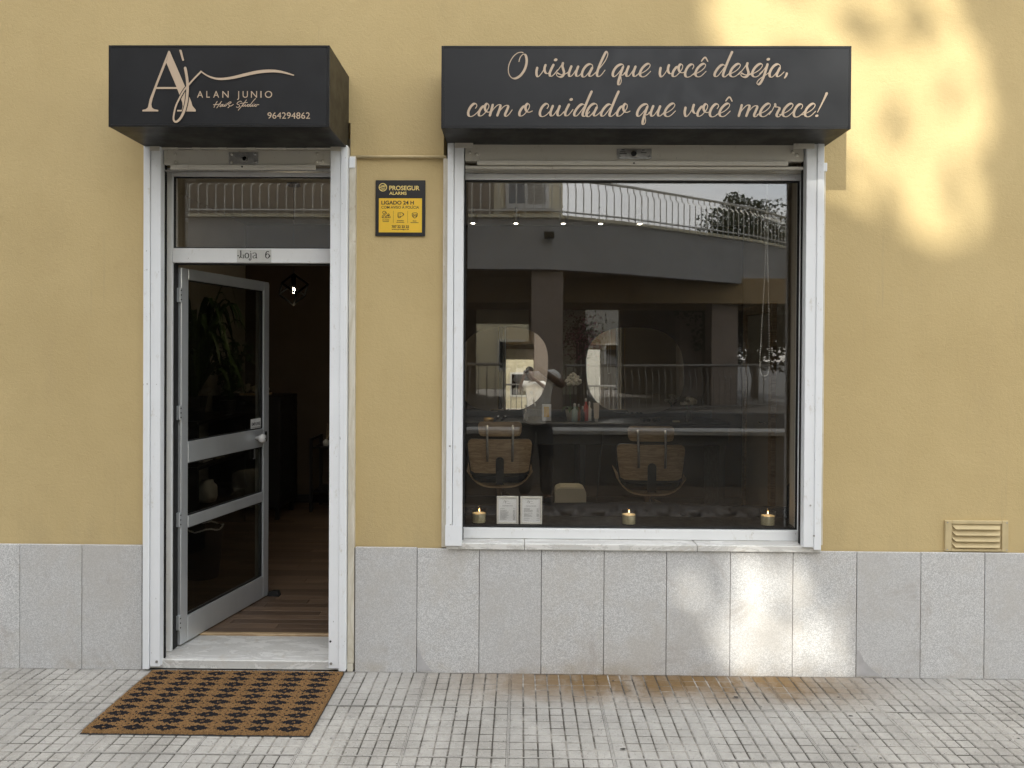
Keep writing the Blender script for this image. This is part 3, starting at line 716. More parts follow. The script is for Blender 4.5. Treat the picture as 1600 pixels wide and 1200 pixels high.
# long sign over the window
S2 = sign_box('slogan_sign', -.405, 1.612, 2.826, 3.234, .32, 'long black sign with handwritten two-line slogan over the display window')
p2 = PX(-.405, 3.234, 689.5, 71.5, 315.4/1.0)
LINE1 = ([('O', 793.3), ('v', 836.8), ('i', 857), ('s', 868.4), ('u', 888), ('a', 908), ('l', 931.6), ('q', 955.6), ('u', 977), ('e', 998),
    ('v', 1028.5), ('o', 1048.5), ('c', 1068), ('e', 1083.9), ('^', 1093.4), ('d', 1113.5), ('e', 1137.6), ('s', 1154.3), ('e', 1171.8), ('j', 1179.3), ('a', 1198.6), (',', 1222)])
for a, b in ((0, 1), (1, 7), (7, 10), (10, 15), (15, 22)): m = MB(); script_line(m, LINE1[a:b], 119.3, p2, -.3222); m.build('lettering', M_GOLD, S2)
LINE2 = ([('c', 731.2), ('o', 747.7), ('m', 764.9), ('o', 811), ('c', 842.9), ('u', 859.6), ('i', 881.5), ('d', 896.2), ('a', 915.5), ('d', 938), ('o', 963),
    ('q', 993.8), ('u', 1015.6), ('e', 1036.8), ('v', 1067.5), ('o', 1087.6), ('c', 1106.8), ('e', 1121.6), ('^', 1131.5), ('m', 1151.5), ('e', 1184.5), ('r', 1206.5), ('e', 1219.5), ('c', 1236.6), ('e', 1253.6), ('!', 1270)])
for a, b in ((0, 3), (3, 4), (4, 11), (11, 14), (14, 19), (19, 26)): m = MB(); script_line(m, LINE2[a:b], 180.8, p2, -.3222); m.build('lettering', M_GOLD, S2)
# short sign over the door
S1 = sign_box('studio_sign', -2.013, -.9365, 2.804, 3.199, .41, 'short black sign with tall monogram and telephone number over the open door')
p1 = PX(-2.013, 3.199, 169.5, 70.7, 321.3)
def p5(x, y): return p1(215+x/6.154, 72+y/6.154)
YF = -.4122
m = MB()
def poly(pts, y): m.add([(p5(*p)[0], y, p5(*p)[1]) for p in pts], [list(range(len(pts)))])
poly([(297,50),(305,46),(314,52),(330,90),(279,160),(285,140)], YF)                       # apex
poly([(330,90),(452,368),(378,392),(279,160)], YF); poly([(452,368),(520,530),(434,540),(378,392)], YF)
poly([(520,530),(532,572),(565,612),(430,612),(438,580),(434,540)], YF); poly([(565,612),(565,627),(385,627),(385,612)], YF)
poly([(279,160),(285,140),(297,50),(180,378),(163,420),(184,420)], YF-.0001)
m2 = [(291,62),(276,100),(166,372),(120,500),(135,500),(190,385),(279,168)]
m.f = m.f[:-1]; m.m = m.m[:-1]; m.v = m.v[:-6]
poly([(299,48),(279,162),(192,378),(170,378)], YF-.0001); poly([(170,378),(192,378),(148,508),(120,508)], YF-.0001)
poly([(120,508),(148,508),(136,560),(142,590),(102,590),(112,548)], YF-.0001)
poly([(102,590),(142,590),(160,604),(203,613),(203,627),(50,627),(50,613),(82,606)], YF-.0001)
poly([(178,394),(384,394),(390,412),(172,412)], YF-.0002)
m.build('monogram', M_GOLD, S1)
jst = [(462,212),(472,260),(482,330),(486,400),(482,480),(470,560),(446,640),(412,700),(378,726),(354,712),(354,660),(374,576),(408,502),(450,428),(500,368),(556,306),(616,246)]
wav = [(612,243),(660,276),(710,300),(770,315),(840,315),(930,302),(1040,276),(1150,252),(1250,241),(1340,242),(1420,256),(1505,280)]
u6 = 1/(6.154*321.3)
for nm, mt, grow, yy in (('monogram_outline', M_SIGN, 16, YF-.0005), ('monogram', M_GOLD, 0, YF-.0012)):
    m = MB()
    ribbon(m, [p5(*p) for p in jst], lambda t, d: ((26*(1-t*.15) if t < .40 else (24-8*min(1, (t-.40)/.2)))+grow)*u6, yy)
    if not grow:
        ribbon(m, [p5(*p) for p in wav], lambda t, d: (9+19*math.sin(min(1, t*1.02)**1.6*math.pi)**.9+2)*u6, yy-.0002)
        m.add([(p5(*p)[0], yy, p5(*p)[1]) for p in ((405,42),(414,37),(427,42),(452,138),(446,143),(434,142))], [[0,1,2,3,4,5]])
    m.build(nm, mt, S1)
a = p1(309.2, 152.3); zb = a[1]
for ch, xa, xb in (('A', 70, 145), ('L', 186, 230), ('A', 272, 345), ('N', 386, 465), ('J', 570, 596), ('U', 640, 705), ('N', 744, 820), ('I', 862, 876), ('O', 918, 1008)):
    text(ch, p1(300+xa/8, 0)[0], zb, 10.5/321.3, YF, 'letter', M_GOLD, S1, width=(xb-xa)/8/321.3)
a = p1(419, 184.7); text('964294862', a[0], a[1], 9.8/321.3, YF, 'lettering', M_GOLD, S1, width=66.3/321.3)
m = MB()
def p6(x, y): return p1(300+x/8, 130+y/8)
HS = [[(322,225),(300,262),(282,300)], [(376,225),(345,268),(316,308)], [(275,268),(320,264),(366,256)], [(398,262),(374,268),(356,286),(366,292),(392,268)], [(396,264),(388,284),(400,286),(424,262)],
      [(424,262),(412,284),(426,284),(446,262)], [(446,262),(470,236),(494,232),(490,246),(462,262),(478,282),(456,304)], [(478,282),(500,280),(524,262)],
      [(628,232),(612,222),(582,236),(570,256),(596,268),(602,286),(580,300),(562,294)], [(688,206),(650,256),(612,302),(586,334)], [(608,250),(650,246),(700,238)], [(650,262),(640,284),(654,284),(676,262),(670,284),(684,284),(706,262)],
      [(728,262),(710,268),(700,284),(714,288),(740,262)], [(802,188),(764,230),(734,276),(742,288),(766,266)], [(770,262),(760,284),(776,284),(796,264)], [(806,262),(792,276),(800,288),(816,278),(820,264),(844,266)]]
for part_, q in ((HS[:8], (436, 248)), (HS[8:], (782, 248))):
    m = MB()
    for k, st in enumerate(part_): ribbon(m, [p6(*p) for p in st], lambda t, d: 8*u6*.78, YF-.0001*(k % 4), 4)
    disc(m, *p6(*q), 3*u6, 3*u6, YF); m.build('lettering', M_GOLD, S1)

# number plate on the transom, drawn as strokes
m = MB(); kx = .190/975; 
def pn(x, y): return (-1.572+(x-292)*kx, 2.278-(y-138)*kx*.97)
ser = [([(400,178),(405,260),(400,360)],26),([(368,180),(430,180)],12),([(362,385),(385,352),(440,380),(490,385),(478,340),(470,292)],20),
       ([(575,240),(535,270),(524,320),(545,372),(578,388),(612,368),(628,315),(612,262),(575,240)],26),
       ([(672,240),(690,250),(690,340),(692,420),(668,452),(640,440),(650,405)],22),
       ([(745,250),(780,236),(825,240),(842,280),(842,350),(858,388)],24),([(838,290),(790,310),(750,345),(765,385),(810,384),(840,355)],20),
       ([(1195,205),(1165,190),(1125,225),(1108,300),(1120,365),(1160,388),(1200,365),(1212,310),(1190,270),(1150,262),(1118,300)],26)]
for k, (st, wd) in enumerate(ser): ribbon(m, [pn(*p) for p in st], lambda t, d: wd*kx*(.55+.6*abs(d.y)), .0810-.0001*(k % 4), 5)
disc(m, *pn(682, 197), 14*kx, 12*kx, .0806)
m.build('lettering', M_PRINT, npl)
for q in ((328, 320), (1228, 325)): MB().cyl_y(*pn(*q), .0795, .0814, .0038, 10).build('screw', M_GASKET, npl)
# push sign lettering (board frame coordinates of the leaf)
tx = text('EMPURRE', LW-.180, 1.178, .020, T0+.0140, 'lettering', M_PRINT, pushp, width=.100, bold=.02)
m = MB(); m.box(LW-.183, LW-.075, T0+.0138, T0+.0143, 1.163, 1.167); m.build('rule', M_STEEL, pushp)

# ------------------------------------------------------------------ alarm sign between door and window
al = empty('alarm_sign', (-.656, -.004, 2.34), 'small black and yellow alarm company plate on the wall between door and window', 'sign')
AX0, AX1, AZ0, AZ1 = -.790, -.522, 2.341, 2.641
MB().box(AX0, AX1, -.010, -.003, AZ0, AZ1, .002).build('plate', M_ALARM, al)
sa = (AX1-AX0)/845.
def pa(x, y): return AX0+(x-80)*sa, AZ1-(y-118)*(AZ1-AZ0)/965.
a = pa(140, 1020); b = pa(870, 432)
MB().box(a[0], b[0], -.0112, -.0102, a[1], b[1]).build('yellow_panel', M_YELLOW, al)
def at_(body, x, y, w_, h_, mt, bold=.0, yy=-.0108, nm='lettering'):
    q = pa(x, y); return text(body, q[0], q[1], h_*(AZ1-AZ0)/965., yy, nm, mt, al, width=w_*sa, bold=bold)
at_('PROSEGUR', 314, 290, 515, 74, M_CREAMPRINT, .022)
at_('ALARMS', 314, 370, 295, 52, M_CREAMPRINT, .022)
at_('LIGADO 24 H', 182, 538, 552, 62, M_PRINT, .030, -.0116)
at_('COM AVISO À POLÍCIA', 182, 610, 640, 46, M_PRINT, .012, -.0116)
at_('707 22 23 22', 358, 942, 295, 42, M_PRINT, .035, -.0116)
at_('www.prosegur.pt', 358, 976, 295, 26, M_PRINT, .02, -.0116)
m = MB(); c0 = pa(206, 242); RR = 64*sa
ribbon(m, [(c0[0]+RR*math.cos(i*math.pi/8), c0[1]+RR*math.sin(i*math.pi/8)) for i in range(17)], lambda t, d: 13*sa, -.0108, 3)
ribbon(m, [(c0[0]+RR*t_, c0[1]+RR*(.15+.28*t_)) for t_ in (-.95, -.3, .3, .9)], lambda t, d: 13*sa, -.0109, 3)
for dy in (.45, -.3, -.62): ribbon(m, [(c0[0]+RR*t_, c0[1]+RR*(dy+.28*t_)) for t_ in (-.62, -.2, .25, .6)], lambda t, d: 9*sa, -.0110, 3)
m.build('emblem', M_CREAMPRINT, al)
m = MB()
def pic(st, wd=9, yy=-.0116): ribbon(m, [pa(*p) for p in st], lambda t, d: wd*sa, yy, 3)
pic([(386,650),(386,855)], 4); pic([(630,650),(630,860)], 4)
pic([(262,700),(255,665),(225,655),(203,672),(212,692),(245,688),(262,672)]); pic([(262,672),(268,700)]); pic([(195,770),(200,735),(230,712),(255,720)]); pic([(205,768),(235,730),(262,768)]); pic([(262,768),(275,725),(295,735),(300,768)]); pic([(195,770),(250,772),(330,768)]); pic([(305,700),(318,712),(308,728),(292,718),(300,700)]); pic([(290,740),(325,735),(332,766)])
pic([(462,686),(530,682),(552,700),(558,716),(530,740),(465,740)], 10); pic([(466,700),(468,762),(505,762),(510,742)], 12); pic([(490,705),(515,705)], 8); pic([(545,690),(562,708),(552,722)], 14)
pic([(706,690),(750,682),(792,690),(792,730),(772,758),(748,772),(722,755),(706,730),(706,690)]); pic([(722,708),(724,745),(750,728),(776,745),(778,708)], 10); pic([(722,708),(750,716),(778,708)], 7)
for x, y, l in ((200,806,120),(206,832,110),(448,816,118),(440,846,138),(716,822,70),(680,850,140)):
    k_ = int(l/9)
    for i in range(k_):
        hh = random.choice((12, 16, 14)); q0 = pa(x+i*9, y+8); m.box(q0[0], q0[0]+(5.2+random.random())*sa, -.0117, -.0114, q0[1], q0[1]+hh*sa)
m.build('pictograms', M_PRINT, al)

# ------------------------------------------------------------------ doormat
MX0, MX1, MY0, MY1 = -1.962, -.938, -.716, -.064
NX, NY = 264, 168
rg = random.Random(11); mb = MB(); vs = []; fs = []; mi = []
dia = ["0000000110000000", "0000111111110000", "0011111111111100", "1111111001111111", "0011111111111100", "0000111111110000", "0000000110000000"]
def mat_black(u, v):                                   # u, v in metres on the mat
    pu, pv = .1405, .0635
    a = (u-.018) % pu; b = (v-.012) % pv
    ci = int(a/.0078); cj = int(b/.0078)
    if u < .014 or u > 1.024-.014 or v < .010 or v > .652-.010: return False
    if 0 <= ci < 16 and 0 <= cj < 7: return dia[cj][ci] == '1'
    return ci == 17 and cj in (1, 5) or (cj == 7 and ci in (2, 13)) 
for j in range(NY+1):
    for i in range(NX+1):
        e_ = i in (0, NX) or j in (0, NY)
        jx = 0 if i in (0, NX) else rg.uniform(-.001, .001); jy = 0 if j in (0, NY) else rg.uniform(-.001, .001)
        if i in (0, NX): jx = rg.uniform(-.0025, .0025)
        if j in (0, NY): jy = rg.uniform(-.0025, .0025)
        u, v = (MX1-MX0)*i/NX, (MY1-MY0)*j/NY
        wav_ = .0012*math.sin(u*5.1+1)*math.sin(v*6)
        vs.append((MX0+u+jx+.010*(v-.3)*0, MY0+v+jy, (.004 if e_ else .014+rg.uniform(-.0024, .0028))+wav_))
for j in range(NY):
    for i in range(NX):
        fs.append([j*(NX+1)+i, j*(NX+1)+i+1, (j+1)*(NX+1)+i+1, (j+1)*(NX+1)+i])
        u, v = (MX1-MX0)*(i+.5)/NX, (MY1-MY0)*(j+.5)/NY
        mi.append(1 if mat_black(u+rg.uniform(-.0012, .0012), v+rg.uniform(-.0012, .0012)) else 0)
mb.add(vs, fs); mb.m = mi
mt = empty('doormat', (-1.45, -.39, 0), 'brown coir doormat with black diamond pattern on the paving before the open door', 'doormat')
mb.build('coir_pile', [M_COIR, M_COIRB], mt)
MB().box(MX0-.004, MX1+.004, MY0-.005, MY1+.003, .0012, .0042, .001).build('rubber_backing', M_RUBBER, mt)
# ------------------------------------------------------------------ the room behind
FZ, CZ_, BY, LX, RX = .055, 3.12, 4.20, -3.05, 2.42
def W(px, py, Y):                                      # survey sheet -> metres on the plane at depth Y
    d = Y+4.03; return (px-815)*d/1170, 1.715-(py-552)*d/1170
def struct(name, mb, m_): o = mb.build(name, m_); o['kind'] = 'structure'; return o
fl = struct('shop_floor', MB().box(LX, RX, .31, BY, -.02, .040), M_BLACKWOOD)
rg = random.Random(5); y = .364; plank_meshes = []
r_ = 0
while y < BY-.01:
    x = LX+.003-rg.uniform(0, .9); pw = .075
    while x < RX:
        L_ = rg.choice((.9, 1.2, 1.4)); a, b = max(x, LX+.003), min(x+L_, RX-.003)
        if b-a > .06: MB().box(a+.0006, b-.0006, y+.0006, y+pw-.0006, .0405, FZ+rg.uniform(-.0004, .0004), .0012).build('floor_plank', M_PLANK, fl, origin=((a+b)/2, y+pw/2, FZ))
        x += L_
    y += pw
struct('shop_ceiling', MB().box(LX-.1, RX+.1, .302, BY+.1, CZ_, CZ_+.1), M_CEIL)
struct('shop_back_wall', MB().box(LX-.1, RX+.1, BY, BY+.1, -.02, CZ_-.002), M_DARKWALL)
struct('shop_left_wall', MB().box(LX-.1, LX, .302, BY-.002, -.02, CZ_-.002), M_LIGHTWALL)
struct('shop_right_wall', MB().box(RX, RX+.1, .302, BY-.002, -.02, CZ_-.002), M_LIGHTWALL)
struct('shop_front_wall', (lambda m: (m.box(LX, -1.999, .302, .305, 0, CZ_-.002), m.box(-.93, -.43, .302, .305, 0, CZ_-.002), m.box(1.61, RX, .302, .305, 0, CZ_-.002), m.box(-.43, 1.61, .302, .305, 0, .66), m.box(LX, RX, .302, .305, 2.95, CZ_-.002), m)[-1])(MB()), M_LIGHTWALL)
b_ = MB().box(LX+.002, RX-.002, BY-.014, BY-.001, FZ, FZ+.09).build('skirting_board', M_BLACKWOOD); b_['kind'] = 'structure'
# inner window board
wb = MB().box(-.42, 1.595, .135, .46, .700, .742, .004).build('inner_window_board', M_BLACKWOOD, shop)
MB().box(-.42, -.3555, .132, .30, .743, 2.94).build('inner_reveal', M_BLACKWOOD, shop)
MB().box(1.5485, 1.598, .132, .30, .743, 2.94).build('inner_reveal', M_LIGHTWALL, shop)
# inner door on the right wall
idr = empty('inner_door', (RX, 3.55, FZ), 'pale inner door with brown timber frame at the back right of the salon', 'door')
MB().box(RX-.03, RX-.004, 3.19, 3.93, FZ+.002, 2.12, .003).build('door_panel', M_LIGHTWALL, idr)
for y0, y1 in ((3.10, 3.187), (3.933, 4.02)): MB().box(RX-.05, RX-.002, y0, y1, FZ+.002, 2.21, .004).build('door_frame', M_OAK, idr)
MB().box(RX-.05, RX-.002, 3.188, 3.932, 2.123, 2.21, .004).build('door_frame', M_OAK, idr)
m = MB(); m.tube([(RX-.031, 3.25, 1.05), (RX-.075, 3.25, 1.05), (RX-.08, 3.36, 1.05)], .010, 8); m.build('door_handle', M_CHROME, idr, smooth=True)
# mirrors
def mirror(cx_, cz_, w_, h_, label, ex=2.7, tilt=1.45, yaw=.38, skew=0):
    e = empty('wall_mirror', (cx_, BY-.04, cz_), label, 'mirror', 'rounded mirrors above the counter')
    pts = []
    for i in range(56):
        a = 2*math.pi*i/56; c_, s_ = math.cos(a), math.sin(a)
        x = w_/2*math.copysign(abs(c_)**(2/ex), c_); z = h_/2*math.copysign(abs(s_)**(2/ex), s_)
        pts.append((x+skew*z, z+.10*skew*x))
    m = MB(); n_ = len(pts)
    m.add([(x, -.0125, z) for x, z in pts], [list(range(n_))])
    g_ = m.build('mirror_glass', M_MIRROR, e, origin=(0, 0, 0)); g_.location = (0, 0, 0)
    m = MB(); big = [(x*1.006, z*1.006) for x, z in pts]; m.prism(big, -.012, .0); g2 = m.build('backing', M_BLACKM, e, origin=(0, 0, 0)); g2.location = (0, 0, 0)
    e.rotation_euler = (R(-tilt), 0, R(-yaw))
    return e
a = W(786, 577, BY-.04); mirror(a[0], a[1], .98, .92, 'rounded frameless mirror behind the left salon chair, reflecting the photographer', skew=.06)
a = W(992, 578, BY-.04); mirror(a[0], a[1], 1.06, .94, 'rounded frameless mirror on the back wall behind the right salon chair', skew=-.04)
# counter
ct = empty('salon_counter', (.7, 3.75, FZ), 'long dark wall counter with shelf board below the mirrors', 'counter')
MB().box(-.75, 2.08, 3.42, BY-.015, .985, 1.025, .004).build('counter_top', M_BLACKWOOD, ct)
MB().box(-.75, 2.08, BY-.05, BY-.016, 1.0265, 1.10, .003).build('backsplash', M_GREYLEATHER, ct)
MB().box(-.75, 2.08, 3.50, 3.53, .80, .984, .003).build('apron', M_BLACKWOOD, ct)
for x in (-.70, .62, 2.03): MB().box(x-.03, x+.03, 3.55, BY-.03, FZ+.001, .984, .003).build('leg', M_BLACKWOOD, ct)
# things on the counter
CTZ = 1.0255
def lathe_thing(name, x, y, z, prof, mt, label, cat, group=None, parts=()):
    o = empty(name, (x, y, z), label, cat, group)
    MB().lathe((x, y, z), prof, 16).build('body', mt, o, smooth=True)
    for nm, pr, m_ in parts: MB().lathe((x, y, z), pr, 12).build(nm, m_, o, smooth=True)
    return o
def bot(r, h, neck=.4, sh=.75): return [(r*.96, 0.0005), (r, .006), (r, h*sh), (r*neck, h*(sh+.1)), (r*neck, h)]
M_AMBER = pm('amber_plastic', (.30, .10, .04), .3); M_TEAL = pm('pale_teal_plastic', (.36, .46, .46), .35); M_REDB = pm('red_plastic', (.42, .07, .06), .35); M_GOLDTIN = pm('brass_tin', (.62, .40, .14), .35, metal=.6); M_BEIGEP = pm('beige_plastic', (.55, .47, .38), .4)
def cxp(px, d=3.62): return (px-815)*(d+4.03)/1170
spec = [(877, .030, .17, M_REDB, 'red tinted bottle with white cap on the counter, tallest between the mirrors'), (884, .026, .14, M_TEAL, 'small teal bottle beside the orchid pot on the counter'), (903, .024, .15, M_AMBER, 'slim amber bottle left of the capped red one'),
        (910, .026, .13, M_BLACKM, 'short black bottle on the counter between the two mirrors'), (925, .030, .17, M_BEIGEP, 'beige upright tube on the counter left of the right mirror')]
for px, r, h, mt, lb in ((916, .027, .20, M_REDB, 'red bottle with white cap, tallest in the counter group between the mirrors'), (898, .030, .15, M_TEAL, 'squat pale teal bottle just right of the orchid pot'), (905, .021, .14, M_AMBER, 'slim amber bottle right of the teal one on the counter'),
                         (911, .022, .12, M_BLACKM, 'short black bottle left of the red capped bottle'), (922, .022, .165, M_WPLASTIC, 'white pump bottle right of the red capped bottle'), (822, .018, .085, M_GREYLEATHER, 'small dark jar on the counter under the left mirror'), (836, .020, .15, M_CGLASS, 'clear pump bottle beside the yellow box')):
    lathe_thing('bottle', cxp(px), 3.62+random.uniform(-.05, .05), CTZ, bot(r, h), mt, lb, 'bottle', 'bottles on the counter', [('cap', [(r*.42, h+.0005), (r*.42, h+.03), (r*.2, h+.034)], M_WPLASTIC)])
o = empty('squeeze_tube', (cxp(932), 3.6, CTZ), 'beige squeeze tube standing on its cap at the right end of the bottles', 'tube')
m = MB(); x = cxp(932); m.add([(x-.022, 3.578, CTZ+.03), (x+.022, 3.578, CTZ+.03), (x+.022, 3.622, CTZ+.03), (x-.022, 3.622, CTZ+.03), (x-.030, 3.598, CTZ+.19), (x+.030, 3.598, CTZ+.19), (x+.030, 3.602, CTZ+.19), (x-.030, 3.602, CTZ+.19)], [[0,3,2,1],[4,5,6,7],[0,1,5,4],[1,2,6,5],[2,3,7,6],[3,0,4,7]]); m.build('tube_body', M_BEIGEP, o)
MB().lathe((x, 3.6, CTZ), [(.018, .0005), (.018, .029)], 14).build('cap', M_WPLASTIC, o)
o = empty('product_box', (cxp(853), 3.66, CTZ), 'upright white carton with yellow front panel on the counter between chair and mirror', 'box')
x = cxp(855); MB().box(x-.045, x+.045, 3.62, 3.70, CTZ+.0005, CTZ+.165, .002).build('carton', M_PAPER, o); MB().box(x-.030, x+.022, 3.6175, 3.6195, CTZ+.04, CTZ+.145).build('yellow_label', M_YELLOW, o)
o = empty('brass_tin', (cxp(764, 3.5), 3.5, CTZ), 'oval brass coloured tin on the counter left of two chrome clippers', 'tin')
m = MB(); m.lathe((0, 0, 0), [(.036, .0005), (.040, .006), (.040, .034), (.034, .040)], 20); m.v = [(x_*1.25+cxp(764, 3.5), y_*.7+3.5, z_+CTZ) for x_, y_, z_ in m.v]; m.build('tin_body', M_GOLDTIN, o, smooth=True)
for px, lb in ((777, 'chrome hair clipper next to the brass tin'), (788, 'chrome hair clipper on the counter, further from the brass tin')):
    x = cxp(px, 3.5); o = empty('hair_clipper', (x, 3.5, CTZ), lb, 'clipper', 'clippers on the counter')
    m = MB(); m.tube([(x-.03, 3.5, CTZ+.012), (x-.01, 3.5, CTZ+.022), (x+.008, 3.49, CTZ+.044)], [.010, .013, .014], 10); m.build('handle', M_BLACKM, o, smooth=True)
    m = MB(); m.ball((x+.012, 3.488, CTZ+.050), .017, .017, .017, 10, 7); m.build('head', M_CHROME, o, smooth=True)
for px, lb in ((1010, 'left of two pairs of dark glasses lying on the counter'), (1026, 'right of two pairs of dark glasses lying on the counter')):
    x = cxp(px, 3.55); o = empty('sunglasses', (x, 3.55, CTZ), lb, 'sunglasses', 'glasses on the counter')
    for s in (-.022, .022):
        m = MB(); m.ball((x+s, 3.54, CTZ+.022), .020, .004, .018, 12, 7); m.build('lens', M_LEATHER, o, smooth=True)
    m = MB(); m.tube([(x-.045, 3.54, CTZ+.030), (x, 3.536, CTZ+.032), (x+.045, 3.54, CTZ+.030)], .003, 6)
    for s in (-1, 1): m.tube([(x+s*.045, 3.54, CTZ+.030), (x+s*.046, 3.62, CTZ+.030), (x+s*.044, 3.66, CTZ+.008)], .003, 6)
    m.build('frame', M_BLACKM, o)
o = MB().box(cxp(1055)-.035, cxp(1055)+.035, 3.55, 3.60, CTZ+.0005, CTZ+.016, .004).build('soap_dish', M_CREAM); tag(o, 'small flat cream dish on the counter left of the white flowers', 'dish')
# orchid
ox = cxp(893); o = empty('orchid', (ox, 3.66, CTZ), 'white orchid in pale pot on the counter between the two mirrors', 'plant')
MB().lathe((ox, 3.66, CTZ), [(.038, .0005), (.055, .10), (.058, .115), (.050, .116), (.045, .10)], 18).build('pot', M_CREAM, o, smooth=True)
m = MB(); st = [(ox, 3.66, CTZ+.10), (ox-.01, 3.655, CTZ+.28), (ox-.012, 3.64, CTZ+.42), (ox+.03, 3.62, CTZ+.455), (ox+.06, 3.60, CTZ+.42)]; m.tube([tuple(p) for p in catmull(st, 6)], .0035, 6); m.build('stem', M_PLANT, o)
rg = random.Random(4); m = MB()
for c_ in ((-.01, 3.62, .43), (.015, 3.61, .46), (.045, 3.60, .445), (.065, 3.59, .405), (-.03, 3.62, .40), (.03, 3.60, .40)):
    for k in range(5):
        a = k*2*math.pi/5+rg.random(); r = .028
        cx2, cz2 = ox+c_[0]+math.cos(a)*r*.8, CTZ+c_[2]+math.sin(a)*r*.8
        m.ball((cx2, c_[1]+rg.uniform(-.006, .006), cz2), .019, .005, .017, 7, 5)
m.build('flowers', M_PETAL, o, smooth=True)
def strap(m, base, az, length, rise, width, droop=1.0, n_=9):
    """one arching strap leaf"""
    d = Vector((math.cos(az), math.sin(az), 0)); s_ = Vector((-d.y, d.x, 0)); vs = []
    for i in range(n_):
        t = i/(n_-1); p = Vector(base)+d*(length*t*(1-.25*t))+Vector((0, 0, rise*(math.sin(t*math.pi*.62)*1.15)-droop*t*t*length*.55))
        wd = width*(math.sin(math.pi*min(1, t*.9+.09))**.7)*.5
        fold = Vector((0, 0, wd*.35)); vs += [p-s_*wd+fold, p, p+s_*wd+fold]
    m.add(vs, [[3*i+k, 3*i+k+1, 3*i+k+4, 3*i+k+3] for i in range(n_-1) for k in (0, 1)])
m = MB()
for k in range(6): strap(m, (ox, 3.66, CTZ+.11), k*1.05+.3, .14, .05, .045)
m.build('leaves', M_PLANT, o)
# vase of white flowers
vx = cxp(1076, 3.7); o = empty('flower_vase', (vx, 3.7, CTZ), 'small white flowers in a slim vase at the right end of the counter', 'vase')
MB().lathe((vx, 3.7, CTZ), [(.030, .0005), (.034, .03), (.022, .08), (.020, .11), (.024, .12)], 14).build('vase', M_GREYLEATHER, o, smooth=True)
m = MB(); 
for k in range(9): m.tube([(vx, 3.7, CTZ+.10), (vx+rg.uniform(-.05, .05), 3.7+rg.uniform(-.04, .04), CTZ+.17)], .002, 4)
m.build('stems', M_PLANT, o)
m = MB()
for k in range(34):
    a, b = rg.uniform(0, 6.28), rg.uniform(-.3, 1.5); rr = .075
    m.ball((vx+math.cos(a)*math.cos(b)*rr, 3.7+math.sin(a)*math.cos(b)*rr, CTZ+.185+math.sin(b)*rr*.7), .019, .019, .016, 7, 5)
m.build('flowers', M_PETAL, o, smooth=True)
# salon chairs
def panel_shell(wt, wb_, z0, z1, y, th, r, curve, bulge=.0, n_=8):
    """rounded board in xz, curved towards +y at its sides"""
    pts = []
    for (sx, top) in ((1, 0), (1, 1), (-1, 1), (-1, 0)):
        w_ = (wt if top else wb_)/2; zc = z1-r if top else z0+r
        a0 = {(1, 0): -90, (1, 1): 0, (-1, 1): 90, (-1, 0): 180}[(sx, top)]
        for k in range(n_+1): a = R(a0+90*k/n_); pts.append((sx*(w_-r)+r*math.cos(a), zc+r*math.sin(a)))
    m = MB(); NXs = 14
    # strips in x by clipping: build as grid of columns
    xs_ = [-.5+i/NXs for i in range(NXs+1)]
    def zlim(x):
        zs_ = []
        k = len(pts)
        for i in range(k):
            (xa, za), (xb, zb) = pts[i], pts[(i+1) % k]
            if (xa-x)*(xb-x) <= 0 and abs(xa-xb) > 1e-9: zs_.append(za+(zb-za)*(x-xa)/(xb-xa))
        return (min(zs_), max(zs_)) if zs_ else ((z0+z1)/2, (z0+z1)/2)
    W_ = max(wt, wb_)*.999; cols = []
    for u in xs_:
        x = W_*math.sin(u*math.pi)/2; a, b = zlim(x); yy = curve*(2*x/W_)**2
        cols.append([(x, y+yy+bulge*math.sin(math.pi*t), a+(b-a)*t) for t in (0, .15, .35, .6, .85, 1)])
    vs = []
    for c_ in cols: vs += c_
    nn = len(vs); vs += [(x, yy+th, z) for x, yy, z in vs]; K = 6; fs = []
    for i in range(NXs):
        for j in range(K-1):
            a = i*K+j; fs += [[a, a+K, a+K+1, a+1], [nn+a, nn+a+1, nn+a+K+1, nn+a+K]]
        fs += [[i*K, nn+i*K, nn+(i+1)*K, (i+1)*K], [i*K+K-1, (i+1)*K+K-1, nn+(i+1)*K+K-1, nn+i*K+K-1]]
    for j in range(K-1): fs += [[j, j+1, nn+j+1, nn+j], [NXs*K+j, nn+NXs*K+j, nn+NXs*K+j+1, NXs*K+j+1]]
    m.add(vs, fs); return m
